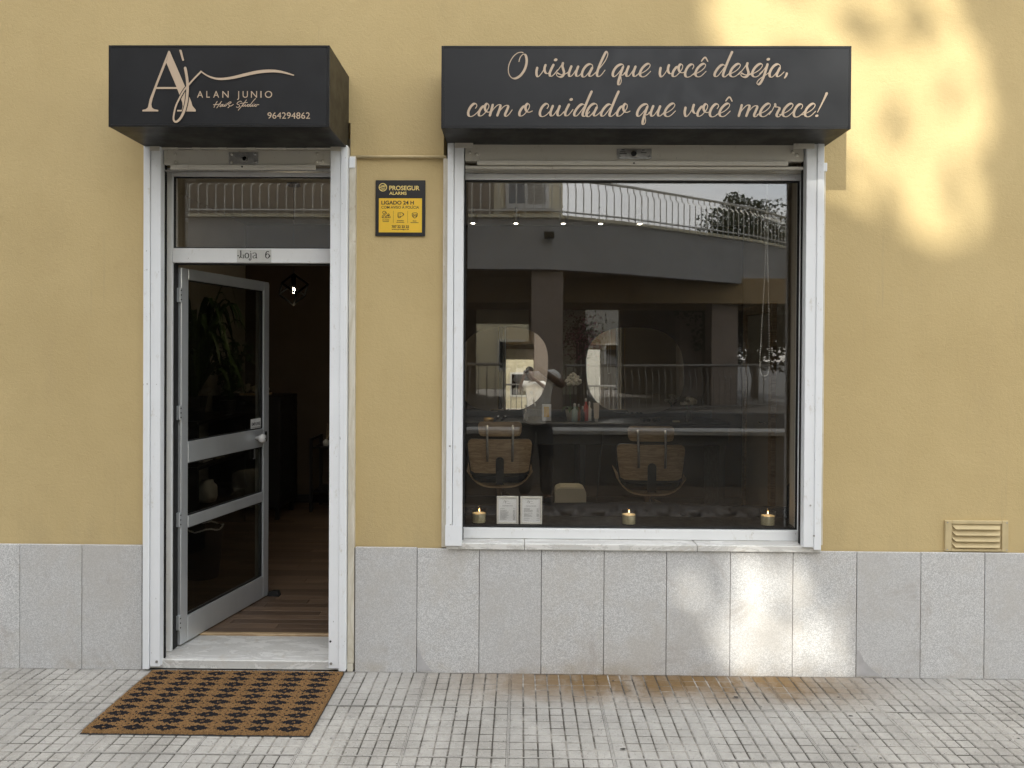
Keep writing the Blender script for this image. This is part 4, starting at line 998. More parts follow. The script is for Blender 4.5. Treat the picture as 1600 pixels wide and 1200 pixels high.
def chair():
    e = empty('salon_chair', (0, 0, 0))
    smooth_angle(panel_shell(.41, .40, .94, 1.075, -.02, .012, .035, .035).build('headrest_shell', M_OAK, e))
    panel_shell(.40, .39, .945, 1.07, -.007, .05, .035, .035).build('headrest_cushion', M_LEATHER, e, smooth=True)
    smooth_angle(panel_shell(.60, .565, .60, .915, -.055, .012, .05, .075, -.012).build('back_shell', M_OAK, e))
    panel_shell(.61, .585, .575, .91, -.040, .075, .05, .075).build('back_cushion', M_GREYLEATHER, e, smooth=True)
    for s in (-.115, .115):
        m = MB(); m.tube([(s, -.075, .715), (s*1.02, -.085, .86), (s*1.04, -.05, .96), (s*1.04, -.030, 1.045)], .011, 10); m.build('back_rod', M_STEEL, e, smooth=True)
    pts = [(-.037, .50), (.037, .50), (.037, .72)] + [(.037*math.cos(a), .72+.037*math.sin(a)) for a in [math.pi*k/8 for k in range(1, 8)]] + [(-.037, .72)]
    m = MB(); m.prism(pts, -.078, -.060); br = m.build('back_bracket', M_BLACKM, e)
    for x, z in ((0, .735), (-.024, .635), (.024, .635)): MB().cyl_y(x, z, -.0805, -.0785, .0045, 8).build('bolt', M_CHROME, br)
    # seat shell, curved bowl seen below the back
    m = MB(); vs = []; K = 12
    for i in range(K+1):
        u = -1+2*i/K; x = .305*u; dz = .15*abs(u)**3.6
        vs += [(x, -.03, .475+dz), (x, .52, .50+dz), (x, .52, .487+dz), (x, -.03, .462+dz)]
    m.add(vs, [[4*i+a, 4*i+4+a, 4*i+4+(a+1) % 4, 4*i+(a+1) % 4] for i in range(K) for a in range(4)] + [[0, 1, 2, 3], [4*K+3, 4*K+2, 4*K+1, 4*K]]); m.build('seat_shell', M_OAK, e)
    MB().box(-.27, .27, -.01, .52, .50, .61, .045).build('seat_cushion', M_LEATHER, e)
    MB().lathe((0, .22, 0), [(.26, FZ+.001), (.26, FZ+.012), (.10, FZ+.03), (.035, FZ+.05), (.035, .46)], 24).build('base', M_CHROME, e, smooth=True)
    m = MB(); m.tube([(.0, .25, .40), (.10, .0, .39), (.12, -.10, .40)], .008, 8); m.build('lift_lever', M_CHROME, e)
    return e
c1 = chair(); c2 = copy_tree(c1)
tag(c1, 'left wood-backed salon chair with black leather, in front of the photographer\'s mirror', 'chair', 'salon chairs facing the mirrors')
tag(c2, 'right wood-backed salon chair with black leather, nearer the inner door', 'chair', 'salon chairs facing the mirrors')
c1.location = (W(782, 0, 2.95)[0], 2.95, 0); c2.location = (W(1018, 0, 2.62)[0], 2.62, -.0); c1.rotation_euler = (0, 0, R(2)); c2.rotation_euler = (0, 0, R(-3))
# small cream stool
sx_ = W(892, 0, 3.1)[0]; o = empty('cream_stool', (sx_, 3.1, FZ), 'low rounded cream stool on the floor between the two salon chairs', 'stool')
m = MB(); pts = [(-.14, .02), (-.147, .33)]+[(-.095-.05*math.sin(a), .345+.05*math.cos(a)) for a in [math.pi/2*k/6 for k in range(6, -1, -1)]]+[(.095+.05*math.sin(a), .345+.05*math.cos(a)) for a in [math.pi/2*k/6 for k in range(7)]]+[(.147, .33), (.14, .02)] ; arch = [(.11*math.cos(a), .03+.085*math.sin(a)) for a in [math.pi*k/8 for k in range(9)]]
m.prism([(sx_+x, FZ+z) for x, z in pts+[(.112, .02)]+arch+[(-.112, .02)]], 3.0, 3.25); m.build('stool_body', M_CREAM, o)
MB().box(sx_-.10, sx_+.10, 3.02, 3.23, FZ+.3955, FZ+.404, .004).build('stool_top', M_CREAM, o)
# power lead hanging from counter, with wall socket
m = MB(); x = W(941, 0, 3.41)[0]; pts = catmull([(x+.005, 3.412, .99), (x+.004, 3.40, .84), (x-.01, 3.40, .74), (x-.02, 3.39, .60), (x-.035, 3.37, .46), (x-.05, 3.36, .30), (x-.09, 3.3, FZ+.01)], 5)
m.tube([(p.x+.003*math.sin(i*1.7), p.y, p.z) for i, p in enumerate(pts)], .005, 6); o = m.build('power_lead', M_RUBBER); tag(o, 'thin black power lead hanging from the counter between the chairs', 'cable')
# sofa below the window
SX0, SX1, SYb = -.62, 2.06, .62
sofa = empty('tufted_sofa', ((SX0+SX1)/2, .95, FZ), 'black buttoned leather sofa standing just inside the display window', 'sofa')
def zt(x): return .745+.035*math.sin((x-SX0)/(SX1-SX0)*math.pi)
NXs, NZs = 150, 26; vs = []; btn = []
px_, pz_ = .20, .17
for i in range(8):
    for j in range(-1, 4):
        pass
k = 0
for j in range(6):
    z = .690-j*pz_/2; i = 0; x = SX0+.10+(px_/2 if j % 2 else 0)
    while x < SX1-.05: btn.append((x, z)); x += px_
for j in range(NZs+1):
    for i in range(NXs+1):
        x = SX0+(SX1-SX0)*i/NXs; t = j/NZs; z = .35+(zt(x)-.35)*t
        dmin = min((math.hypot((x-b[0]), (z-b[1])) for b in btn))
        # diamond creases between buttons
        u = (x-SX0-.10)/px_; v_ = (z-.690)/pz_
        a1 = abs(((u+v_)+.5) % 1-.5); a2 = abs(((u-v_)+.5) % 1-.5)
        cr = min(a1, a2); puff = .034*(min(1, cr/.34)**.55) - .022*math.exp(-(dmin/.022)**2)
        roll = .05*max(0, (t-.86)/.14)**2
        vs.append((x, SYb-puff+roll-.02, z))
m = MB(); m.add(vs, [[j*(NXs+1)+i, j*(NXs+1)+i+1, (j+1)*(NXs+1)+i+1, (j+1)*(NXs+1)+i] for j in range(NZs) for i in range(NXs)])
m.build('buttoned_back', M_LEATHER, sofa, smooth=True)
m = MB()
for b in btn:
    if b[1] > .36: m.ball((b[0], SYb-.006, b[1]), .011, .006, .011, 8, 5)
m.build('buttons', M_LEATHER, sofa, smooth=True)
MB().box(SX0, SX1, SYb+.004, SYb+.17, .30, .715, .03).build('back_frame', M_LEATHER, sofa)
m = MB(); m.tube([(SX0, SYb+.085, .69), ((SX0+SX1)/2, SYb+.085, .722), (SX1, SYb+.085, .69)], .060, 14); m.build('top_roll', M_LEATHER, sofa, smooth=True)
MB().box(SX0+.12, SX1-.12, SYb+.175, SYb+.85, .30, .47, .05).build('seat_cushion', M_LEATHER, sofa)
for s, x in ((-1, SX0-.01), (1, SX1+.01)):
    m = MB(); m.box(x-.09, x+.09, SYb-.02, SYb+.85, .14, .62, .03); m.tube([(x, SYb-.02, .62), (x, SYb+.86, .62)], .115, 14); m.build('arm', M_LEATHER, sofa)
for x in (SX0+.1, SX1-.1):
    for y in (SYb+.1, SYb+.75): MB().box(x-.03, x+.03, y-.03, y+.03, FZ+.001, .30, .004).build('foot', M_BLACKWOOD, sofa)
# dark padded chair back at the window's right end
o = empty('armchair', (1.66, .85, FZ), 'black armchair back rising at the right end of the window', 'chair')
MB().box(1.62, 1.95, .50, .585, .35, .955, .04).build('backrest', M_LEATHER, o); MB().box(1.64, 2.0, .59, .60, .40, .50).build('seat_edge', M_LEATHER, o)
for x in (1.66, 1.90): MB().box(x-.02, x+.02, .52, .56, FZ+.001, .35, .003).build('leg', M_BLACKM, o)
# candles on the window board
def candle(px, label):
    x = W(px, 0, .24)[0]; y = .24; z = .7425
    o = empty('candle', (x, y, z), label, 'candle', 'lit candles along the window board')
    m = MB(); m.lathe((x, y, z), [(.040, .0005), (.042, .004), (.043, .082), (.0405, .082), (.0395, .008)], 24); m.build('glass_cup', M_CGLASS, o, smooth=True)
    MB().lathe((x, y, z), [(.0385, .0085), (.0390, .058), (.036, .0575)], 24).build('wax', M_WAX, o)
    m = MB(); m.tube([(x, y, z+.057), (x+.001, y, z+.068)], .0012, 6); m.build('wick', M_PRINT, o)
    m = MB(); m.lathe((x+.001, y, z+.066), [(.0012, 0), (.0034, .005), (.0026, .011), (.0005, .019)], 10); m.build('flame', M_FLAME, o, smooth=True)
    ld = bpy.data.lights.new('candle_light', 'POINT'); ld.energy = .02; ld.color = (1, .6, .25); ld.shadow_soft_size = .006
    lo = bpy.data.objects.new('candle_light', ld); col.objects.link(lo); lo.parent = o; lo.location = (0, 0, .095)
candle(750, 'lit candle in a glass left of the two framed price lists'); candle(984, 'lit candle in a glass, the middle one, below the right salon chair'); candle(1200, 'lit candle in a glass at the right end of the window')
# framed price lists
def frame_list(x0, x1, label, seed):
    y = .215; z0 = .744; z1 = W(0, 776, y)[1]
    o = empty('price_list_frame', ((x0+x1)/2, y, z0), label, 'picture frame', 'framed price lists on the window board')
    t = .0105; m = MB(); m.box(x0, x0+t, y, y+.016, z0, z1, .002); m.box(x1-t, x1, y, y+.016, z0, z1, .002); m.build('frame_side', M_WPLASTIC, o)
    m = MB(); m.box(x0+t+.0002, x1-t-.0002, y, y+.016, z1-t, z1, .002); m.box(x0+t+.0002, x1-t-.0002, y, y+.016, z0, z0+t, .002); m.build('frame_rail', M_WPLASTIC, o)
    pg = MB().box(x0+t+.0003, x1-t-.0003, y+.007, y+.010, z0+t+.0003, z1-t-.0003).build('price_sheet', M_PAPER, o)
    rg = random.Random(seed); m = MB(); yy = y+.0062
    a = x0+t+.028; ztop = z1-t-.012
    def pp(x, z): return (a+x, ztop-z)
    for k, (st, wd) in enumerate((([(0, .016), (.006, .002), (.013, .016)], .0014), ([(.012, .004), (.013, .014), (.008, .020)], .0012), ([(.013, .008), (.022, .006), (.032, .007)], .0010))): ribbon(m, [pp(*q) for q in st], lambda t_, d: wd, yy-.0001*k, 4)
    wdt = x1-x0-2*t
    def row(xa, l, z, h=.0016):
        xx = xa
        while xx < xa+l:
            g = rg.uniform(.003, .008); m.box(xx, min(xx+g, xa+l), yy, yy+.0004, z, z+h); xx += g+.0014
    row(a+.018, .020, ztop-.020, .0012)
    row(x0+t+.022, wdt-.044, ztop-.034, .0024); z = ztop-.048
    while z > z0+t+.010:
        if rg.random() < .18: z -= .006
        row(x0+t+.010, rg.uniform(.025, .050), z); row(x1-t-.020, .012, z); z -= .0048
    m.build('printed_text', M_INK, pg)
a0, a1 = W(777.5, 0, .215)[0], W(811.5, 0, .215)[0]; frame_list(a0, a1, 'white framed price list on the window board, left of the pair', 1)
a0, a1 = W(814.5, 0, .215)[0], W(848.5, 0, .215)[0]; frame_list(a0, a1, 'white framed price list on the window board, right of the pair', 2)
# roller blind with bead chain
bl = empty('roller_blind', (.6, .20, 2.70), 'white roller blind rolled up at the window head with hanging bead chain', 'blind')
m = MB(); m.tube([(-.33, .20, 2.75), (1.53, .20, 2.75)], .035, 16); m.build('roll', M_LIGHTWALL, bl, smooth=True)
MB().box(1.44, 1.535, .17, .225, 2.70, 2.74, .003).build('bracket', M_BLACKM, bl)
MB().box(-.33, 1.42, .190, .205, 2.6905, 2.705, .003).build('bottom_bar', M_WHITE2, bl)
m = MB(); z_b = W(0, 585, .2)[1]; xc = W(1193, 0, .2)[0]
loop = [(xc+.004, 2.72), (xc+.004, 2.2), (xc+.0, 2.0)] ; pts = catmull([(xc+.006, .2, 2.72), (xc+.002, .2, 2.30), (xc-.018, .2, 1.85), (xc-.026, .2, 1.68), (xc-.018, .2, z_b+.012), (xc, .2, z_b), (xc+.018, .2, z_b+.012), (xc+.026, .2, 1.68), (xc+.022, .2, 1.95), (xc+.012, .2, 2.30), (xc+.010, .2, 2.72)], 40)
acc = 0; last = pts[0]
for p in pts:
    if (p-last).length >= .0088: m.ball(p, .0030, .0030, .0030, 6, 4); last = p
m.build('bead_chain', M_WPLASTIC, bl, smooth=True)
MB().box(xc-.010, xc+.010, .195, .205, z_b-.024, z_b-.012, .002).build('chain_weight', M_CGLASS, bl)
# ceiling spotlights
for k, (px, lb) in enumerate(((738, 'leftmost of the five ceiling spotlights'), (805, 'second ceiling spotlight from the left'), (879, 'middle one of the five ceiling spotlights'), (937, 'fourth ceiling spotlight from the left'), (998, 'rightmost of the five ceiling spotlights'))):
    y = 3.20; x, z = W(px, 350, y)
    o = empty('ceiling_spotlight', (x, y, z), lb, 'spotlight', 'spotlights on the salon ceiling')
    m = MB(); m.lathe((x, y, z), [(.026, .012), (.036, 0), (.036, .090), (.030, .094)], 18); m.build('lamp_body', M_STEEL, o, smooth=False)
    m = MB(); m.tube([(x, y, z+.094), (x, y, CZ_-.001)], .012, 8); m.build('stem', M_STEEL, o)
    m = MB(); m.lathe((x, y-.004, z-.006), [(.006, .002), (.018, .007), (.0185, .014)], 16); m.build('lamp_lens', M_SPOTFACE, o)
    ld = bpy.data.lights.new('spot_beam', 'SPOT'); ld.energy = 4.5; ld.color = (1, .86, .66); ld.spot_size = R(75); ld.spot_blend = .7; ld.shadow_soft_size = .02
    lo = bpy.data.objects.new('spot_beam', ld); col.objects.link(lo); lo.parent = o; lo.location = (0, -.01, -.02); lo.rotation_euler = (R(-12), 0, 0)
# pendant lamp in the doorway
pxx, pzz = W(457, 454, 2.2); o = empty('pendant_lamp', (pxx, 2.2, pzz), 'lit pendant lamp in a tilted black wire cube, seen through the doorway', 'lamp')
m = MB(); rot = Matrix.Rotation(R(28), 3, 'Z') @ Matrix.Rotation(R(54.7), 3, 'X') @ Matrix.Rotation(R(45), 3, 'Z'); h = .074
cs = [Vector((a, b, c_))*h for a in (-1, 1) for b in (-1, 1) for c_ in (-1, 1)]
for i in range(8):
    for j in range(i+1, 8):
        if sum(abs(cs[i][k]-cs[j][k]) > 1e-6 for k in range(3)) == 1:
            a, b = rot@cs[i], rot@cs[j]; m.tube([(pxx+a.x, 2.2+a.y, pzz+a.z), (pxx+b.x, 2.2+b.y, pzz+b.z)], .0085, 6)
m.build('wire_cube', M_WIRE, o)
m = MB(); m.tube([(pxx, 2.2, pzz+.105), (pxx, 2.2, CZ_-.001)], .003, 6); m.build('cable', M_BLACKM, o)
MB().lathe((pxx, 2.2, pzz), [(.015, .025), (.018, .04), (.018, .105), (.008, .112)], 14).build('lamp_socket', M_WIRE, o, smooth=True)
m = MB(); m.ball((pxx, 2.2, pzz-.012), .026, .026, .036, 14, 9); m.build('bulb_glass', M_CGLASS, o, smooth=True)
m = MB(); m.ball((pxx, 2.2, pzz-.008), .010, .010, .020, 10, 7); m.build('filament', M_BULB, o, smooth=True)
MB().lathe((pxx, 2.2, CZ_-.022), [(.055, 0), (.055, .021)], 20).build('ceiling_rose', M_BLACKM, o)
ld = bpy.data.lights.new('pendant_light', 'POINT'); ld.energy = 1.2; ld.color = (1, .82, .55); ld.shadow_soft_size = .05
lo = bpy.data.objects.new('pendant_light', ld); col.objects.link(lo); lo.parent = o; lo.location = (0, 0, -.16)
# furniture in the doorway
cab = empty('black_cabinet', (-2.62, 3.5, FZ), 'tall black cabinet standing against the left wall of the salon', 'cabinet')
x1c = W(437, 0, 3.3)[0]
MB().box(LX+.01, x1c, 3.30, 3.85, FZ+.12, 1.28, .005).build('carcass', M_BLACKWOOD, cab)
for k in range(2): MB().box(LX+.03+k*.21, LX+.03+k*.21+.20, 3.285, 3.299, FZ+.15, 1.25, .003).build('cabinet_door', M_BLACKWOOD, cab)
for x in (LX+.05, x1c-.04):
    for y in (3.34, 3.80): MB().box(x-.02, x+.02, y-.02, y+.02, FZ+.001, FZ+.119, .002).build('foot', M_BLACKM, cab)
con = empty('black_console', (-1.9, 3.7, FZ), 'slim black metal console against the dark back wall seen through the doorway', 'console')
ca, cb = W(484, 0, 3.72)[0], W(484, 0, 3.72)[0]+.75
tz = W(0, 700, 3.72)[1]
for x in (ca, cb):
    for y in (3.72, 4.10): MB().box(x, x+.03, y-.03, y, FZ+.001, tz+.09, .003).build('leg', M_BLACKM, con)
MB().box(ca+.031, cb-.001, 3.70, 4.10, tz-.02, tz, .003).build('console_top', M_BLACKWOOD, con); MB().box(ca+.031, cb-.001, 3.70, 4.10, FZ+.20, FZ+.22, .003).build('lower_shelf', M_BLACKWOOD, con)
for x in (ca, cb): MB().box(x+.003, x+.027, 3.721, 4.069, tz+.06, tz+.085, .003).build('side_rail', M_BLACKM, con)
dx = W(509, 0, 3.8)[0]; o = empty('reed_diffuser', (dx, 3.8, tz), 'white reed diffuser bottle standing on the black console', 'diffuser')
MB().lathe((dx, 3.8, tz), [(.030, .0005), (.032, .03), (.030, .05), (.014, .056), (.014, .066)], 14).build('bottle', M_WPLASTIC, o, smooth=True)
m = MB()
for k in range(5): m.tube([(dx, 3.8, tz+.05), (dx+.02+.02*k, 3.8+.01*(k-2), tz+.24)], .0016, 5)
m.build('reeds', M_OAK, o)
# plants and shelf behind the open door
sh = empty('plant_shelf', (LX+.16, 2.6, FZ), 'dark open shelf carrying plants along the left wall behind the door', 'shelf')
for z in (.36, .72, 1.10): MB().box(LX+.005, LX+.36, 2.15, 3.26, z, z+.028, .002).build('shelf_board', M_BLACKWOOD, sh)
for y in (2.16, 3.22): MB().box(LX+.005, LX+.36, y, y+.028, FZ+.001, .359, .002).build('side_panel', M_BLACKWOOD, sh); MB().box(LX+.005, LX+.36, y, y+.028, .389, .719, .002).build('side_panel', M_BLACKWOOD, sh); MB().box(LX+.005, LX+.36, y, y+.028, .749, 1.099, .002).build('side_panel', M_BLACKWOOD, sh)
def pot_plant(x, y, z, nl, length, rise, wd, label, h=.16, seed=0):
    rg = random.Random(seed); o = empty('strap_leaf_plant', (x, y, z), label, 'plant', 'plants behind the open door')
    MB().lathe((x, y, z), [(h*.42, .0005), (h*.55, h*.9), (h*.58, h), (h*.50, h), (h*.46, h*.85)], 18).build('pot', M_GREYLEATHER, o, smooth=True)
    m = MB()
    for k in range(nl): strap(m, (x+rg.uniform(-.03, .03), y+rg.uniform(-.03, .03), z+h*.85+rg.uniform(0, .25)*rise), rg.uniform(0, 6.28), length*rg.uniform(.6, 1.1), rise*rg.uniform(.4, 1.15), wd*rg.uniform(.7, 1.1), rg.uniform(.7, 1.7))
    m.build('leaves', M_PLANT, o); 
    m = MB(); m.tube([(x, y, z+h*.8), (x+.01, y, z+h+rise*.4)], .016, 8); m.build('stem', M_PLANT, o)
    return o
pot_plant(LX+.24, 2.35, 1.1285, 90, .55, .78, .065, 'large strap-leaved plant in dark pot behind the door glass', .20, 2)
def vine(x, y, z, label, seed):
    rg = random.Random(seed); o = empty('climbing_plant', (x, y, z), label, 'plant', 'plants behind the open door')
    MB().lathe((x, y, z), [(.06, .0005), (.075, .12), (.078, .13), (.066, .13)], 16).build('pot', M_GREYLEATHER, o, smooth=True)
    ms, ml = MB(), MB()
    for k in range(9):
        a = rg.uniform(0, 6.28); pts = catmull([(x, y, z+.1), (x+.08*math.cos(a), y+.08*math.sin(a), z+.32), (x+.16*math.cos(a), y+.16*math.sin(a), z+rg.uniform(.45, .72)), (x+.24*math.cos(a), y+.24*math.sin(a), z+rg.uniform(.2, .6))], 8)
        ms.tube([tuple(p) for p in pts], .0025, 5)
        for p in pts[4:]:
            for q in range(2):
                d = Vector((rg.uniform(-1, 1), rg.uniform(-1, 1), rg.uniform(-.6, .6))).normalized(); s_ = d.orthogonal().normalized(); L_ = rg.uniform(.035, .06)
                ml.add([p, p+d*L_*.4+s_*L_*.45, p+d*L_, p+d*L_*.4-s_*L_*.45], [[0, 1, 2, 3]])
    ms.build('stems', M_PLANT, o); ml.build('leaves', M_PLANT, o)
vine(LX+.30, 2.95, 1.1285, 'ivy-like climbing plant with small pointed leaves beside the strap-leaved one', 3)
o = empty('carton_stack', (LX+.2, 2.5, .7485), 'two white cartons stacked on the plant shelf behind the door', 'box')
MB().box(LX+.06, LX+.30, 2.42, 2.62, .749, .815, .002).build('carton', M_PAPER, o); MB().box(LX+.08, LX+.29, 2.43, 2.60, .816, .872, .002).build('carton', M_PAPER, o)
for k, lb in ((0, 'white bottle standing left of two on the plant shelf'), (1, 'white bottle in the middle of the plant shelf'), (2, 'white bottle at the far end of the plant shelf row')):
    lathe_thing('bottle', LX+.30, 2.70+k*.10, .7485, bot(.032, .15), M_CREAM, lb, 'bottle', 'bottles on the plant shelf')
o = lathe_thing('white_jar', LX+.28, 2.55, .3885, [(.07, .0005), (.085, .05), (.08, .14), (.05, .17), (.05, .19)], M_WPLASTIC, 'round white jar on the lowest board of the plant shelf', 'jar')
# flowers under a glass cover, on the cabinet
gx, gz = W(395, 0, 3.45)[0], 1.2805; o = empty('glass_display_case', (gx, 3.5, gz), 'clear glass case over pale dried flowers on the black cabinet', 'display case')
MB().box(gx-.13, gx+.13, 3.40, 3.62, gz, gz+.02, .002).build('case_base', M_OAK, o); MB().box(gx-.125, gx+.125, 3.405, 3.615, gz+.0205, gz+.23).build('glass_cover', M_CGLASS, o)
m = MB(); rg = random.Random(9)
for k in range(26): m.ball((gx+rg.uniform(-.10, .10), 3.5+rg.uniform(-.07, .07), gz+.05+rg.uniform(0, .05)), .022, .022, .02, 7, 5)
m.build('dried_flowers', M_CREAM, o, smooth=True)
# waste bin, door wedge
bx, by = W(303, 0, .95)[0]-.16, 1.45; o = empty('waste_bin', (bx, by, FZ), 'round black waste bin with white liner edge behind the open door', 'bin')
m = MB(); m.lathe((bx, by, FZ), [(.11, .001), (.14, .36), (.145, .365), (.135, .365), (.105, .01)], 24); m.build('bin_body', M_RUBBER, o, smooth=True)
m = MB(); m.tube([(bx+.14*math.cos(a), by+.14*math.sin(a), FZ+.368+.01*math.sin(a*5)) for a in [i*math.pi/12 for i in range(25)]], .006, 6); m.build('liner', M_WPLASTIC, o)
wx, wy = -1.745, 1.06; o = MB(); o.add([(wx-.02, wy-.03, FZ+.001), (wx+.11, wy-.05, FZ+.001), (wx+.11, wy+.0, FZ+.001), (wx-.02, wy+.02, FZ+.001), (wx+.10, wy-.045, FZ+.034), (wx+.10, wy-.005, FZ+.034), (wx+.06, wy-.004, FZ+.034), (wx+.06, wy-.04, FZ+.034)],
      [[0,3,2,1],[4,5,6,7],[0,1,4,7],[1,2,5,4],[2,3,6,5],[3,0,7,6]]); o = o.build('door_wedge', M_RUBBER); tag(o, 'black rubber wedge on the floor holding the door open', 'door wedge')
# ------------------------------------------------------------------ street and building opposite (seen in the panes and mirrors)
g = MB(); g.quad((-150, -200, -.26), (150, -200, -.26), (150, 60, -.26), (-150, 60, -.26)); o = g.build('ground', M_ASPHALT); tag(o, kind='structure')
vg = MB(); K = 60; vs = []
rg = random.Random(2)
for j in range(7):
    for i in range(K+1): vs.append((-10+20*i/K, -5.6+2.43*j/6, (-.02 if j in (0, 6) else .02+rg.uniform(-.012, .03))))
vg.add(vs, [[j*(K+1)+i, j*(K+1)+i+1, (j+1)*(K+1)+i+1, (j+1)*(K+1)+i] for j in range(6) for i in range(K)]); verge = vg.build('earth_verge', M_EARTH, smooth=True); tag(verge, kind='structure')
m = MB()
for k in range(7500):
    x, y = rg.uniform(-6, 8), rg.uniform(-5.55, -3.22); a = rg.uniform(0, 6.28); s_ = rg.uniform(.012, .035); z = .022+rg.uniform(0, .02)
    d = Vector((math.cos(a), math.sin(a), rg.uniform(-.5, .5)))*s_; q = Vector((-math.sin(a), math.cos(a), rg.uniform(-.5, .5)))*s_*.5
    p = Vector((x, y, z)); m.add([p-d, p+q, p+d, p-q], [[0, 1, 2, 3]])
o = m.build('leaf_litter', M_LITTER); tag(o, 'dry brown leaves scattered over the earth verge', 'leaf litter', kind='stuff')
kb = MB().box(-10, 10, -3.235, -3.161, -.2, .006, .006).build('kerb', M_CAP); tag(kb, kind='structure')
lw = empty('low_street_wall', (0, -5.75, -.05), 'low grey retaining wall with pale cap across the street', 'wall')
MB().box(-10, 10, -5.90, -5.60, -.2, .655).build('wall_body', M_LOWWALL, lw)
for k in range(13): MB().box(-10+k*1.54, -10+k*1.54+1.534, -5.95, -5.55, .656, .715, .008).build('cap_stone', M_CAP, lw)
M_GROUT = pm('dark_grit', (.05, .045, .04), .9, .3, 60)
# dark gum spots and bits of dry leaf lying on the paving
m = MB(); rg = random.Random(17)
for k in range(26):
    x = rg.choice((rg.uniform(-2.6, 2.7), rg.uniform(.3, 2.7))); y = rg.uniform(-.9, -.06); r = rg.uniform(.003, .007)*(1.5 if rg.random() < .08 else 1); a0 = rg.random()*6
    if -2.0 < x < -.9 and -.75 < y: continue
    pts = [(x+r*rg.uniform(.6, 1.2)*math.cos(a0+i*math.pi/4)*1.3, y+r*rg.uniform(.5, 1.1)*math.sin(a0+i*math.pi/4)) for i in range(8)]
    m.add([(a, b, .0022) for a, b in pts], [list(range(8))])
o = m.build('paving_specks', M_GROUT); tag(o, 'small dark gum spots and grit scattered over the paving', 'specks', kind='stuff')
# portico building
EDGE = [(-9.0, -9.9), (-4, -9.9), (.55, -9.9), (2.1, -10.7), (5.2, -12.8), (6.4, -14.0)]
ZB, ZT = 3.30, 4.27
pb = empty('portico_building', (0, -14, 0), 'grey and cream building opposite with columned portico and railed terrace', 'building')
m = MB()
def wallstrip(mb_, line, z0, z1, th=.25):
    for (xa, ya), (xb, yb) in zip(line[:-1], line[1:]):
        mb_.add([(xa, ya, z0), (xb, yb, z0), (xb, yb, z1), (xa, ya, z1), (xa, ya-th, z0), (xb, yb-th, z0), (xb, yb-th, z1), (xa, ya-th, z1)], [[0, 1, 2, 3], [5, 4, 7, 6], [3, 2, 6, 7], [1, 0, 4, 5], [0, 3, 7, 4], [2, 1, 5, 6]])
wallstrip(m, EDGE, ZB, ZT); m.build('fascia', M_FASCIA, pb)
m = MB(); wallstrip(m, [(x, y+.05) for x, y in EDGE], ZT+.001, ZT+.06, .4); m.build('terrace_ledge', M_CREAMW, pb)
m = MB(); n_ = len(EDGE)
poly_ = [(x, y-.251) for x, y in EDGE]+[(6.4, -20), (-9, -20)]
m.add([(x, y, ZB+.12) for x, y in poly_]+[(x, y, ZB+.5) for x, y in poly_], [list(range(len(poly_))), [len(poly_)+i for i in range(len(poly_))][::-1]]); m.build('soffit', M_SOFFIT, pb)
for y in (-12.6, -15.2): MB().box(-9, 6.0, y-.25, y, 2.86, ZB+.119).build('beam', M_SOFFIT, pb)
MB().box(-9, 6.4, -20, -10.05, -.2, .55).build('portico_floor', M_TERRAZZO, pb)
MB().box(-9, 7.5, -10.048, -9.85, -.2, .62, .01).build('podium_edge', M_LOWWALL, pb)
for x, y in ((.485, -10.35), (-4.6, -10.35), (4.6, -13.1), (.485, -15.0), (-4.6, -15), (4.6, -16.5)):
    MB().box(x-.30, x+.30, y-.30, y+.30, .5515, ZB+.119 if y > -14 else 2.858, .01).build('column', M_PEBBLE, pb)
# ground-floor back walls with doors
MB().box(-9, -1.3, -17.3, -17.0, .551, ZB+.118).build('rear_wall', M_TAUPE, pb); MB().box(.9, 1.8, -17.3, -17.0, .551, ZB+.118).build('rear_wall', M_CREAMW, pb); MB().box(-1.29, .89, -17.3, -17.0, 2.55, ZB+.118).build('rear_wall', M_CREAMW, pb); MB().box(2.9, 6.2, -18.3, -18.0, .551, ZB+.118).build('rear_wall', M_TAUPE, pb)
for x0, x1 in ((-3.9, -2.9), (-7.5, -6.2)):
    f = MB().box(x0, x1, -16.998, -16.95, .56, 2.65, .004).build('glazed_door', M_WHITE2, pb); MB().box(x0+.08, x1-.08, -16.948, -16.94, .70, 2.55).build('pane', M_WGLASS, f)
# upper storey
ub = MB(); ub.box(-9.0, 1.05, -19.5, -15.4, ZT+.1, 9.2); ub.build('upper_wall', M_CREAMW, pb)
MB().box(-9.0, -.75, -15.39, -13.2, ZT+.1, 8.6).build('upper_wall', M_TAUPE, pb)
for x0, x1 in ((-.45, .70),):
    f = MB().box(x0, x1, -15.398, -15.33, 5.50, 7.0, .01).build('window', M_WHITE2, pb)
    MB().box(x0+.10, (x0+x1)/2-.04, -15.328, -15.32, 5.62, 6.9).build('pane', M_WGLASS, f)
    for k in range(16): MB().box((x0+x1)/2+.02, x1-.10, -15.328, -15.30, 5.62+k*.08, 5.62+k*.08+.06).build('shutter_slat', M_SHUTTER, f)
    MB().box(x0-.12, x1+.12, -15.398, -15.25, 5.42, 5.49, .01).build('window_sill', M_CAP, f)
for x0 in (-3.0,):
    f = MB().box(x0, x0+1.2, -13.198, -13.14, 5.2, 7.4, .01).build('window', M_WHITE2, pb); MB().box(x0+.1, x0+1.1, -13.138, -13.13, 5.3, 7.3).build('pane', M_WGLASS, f)
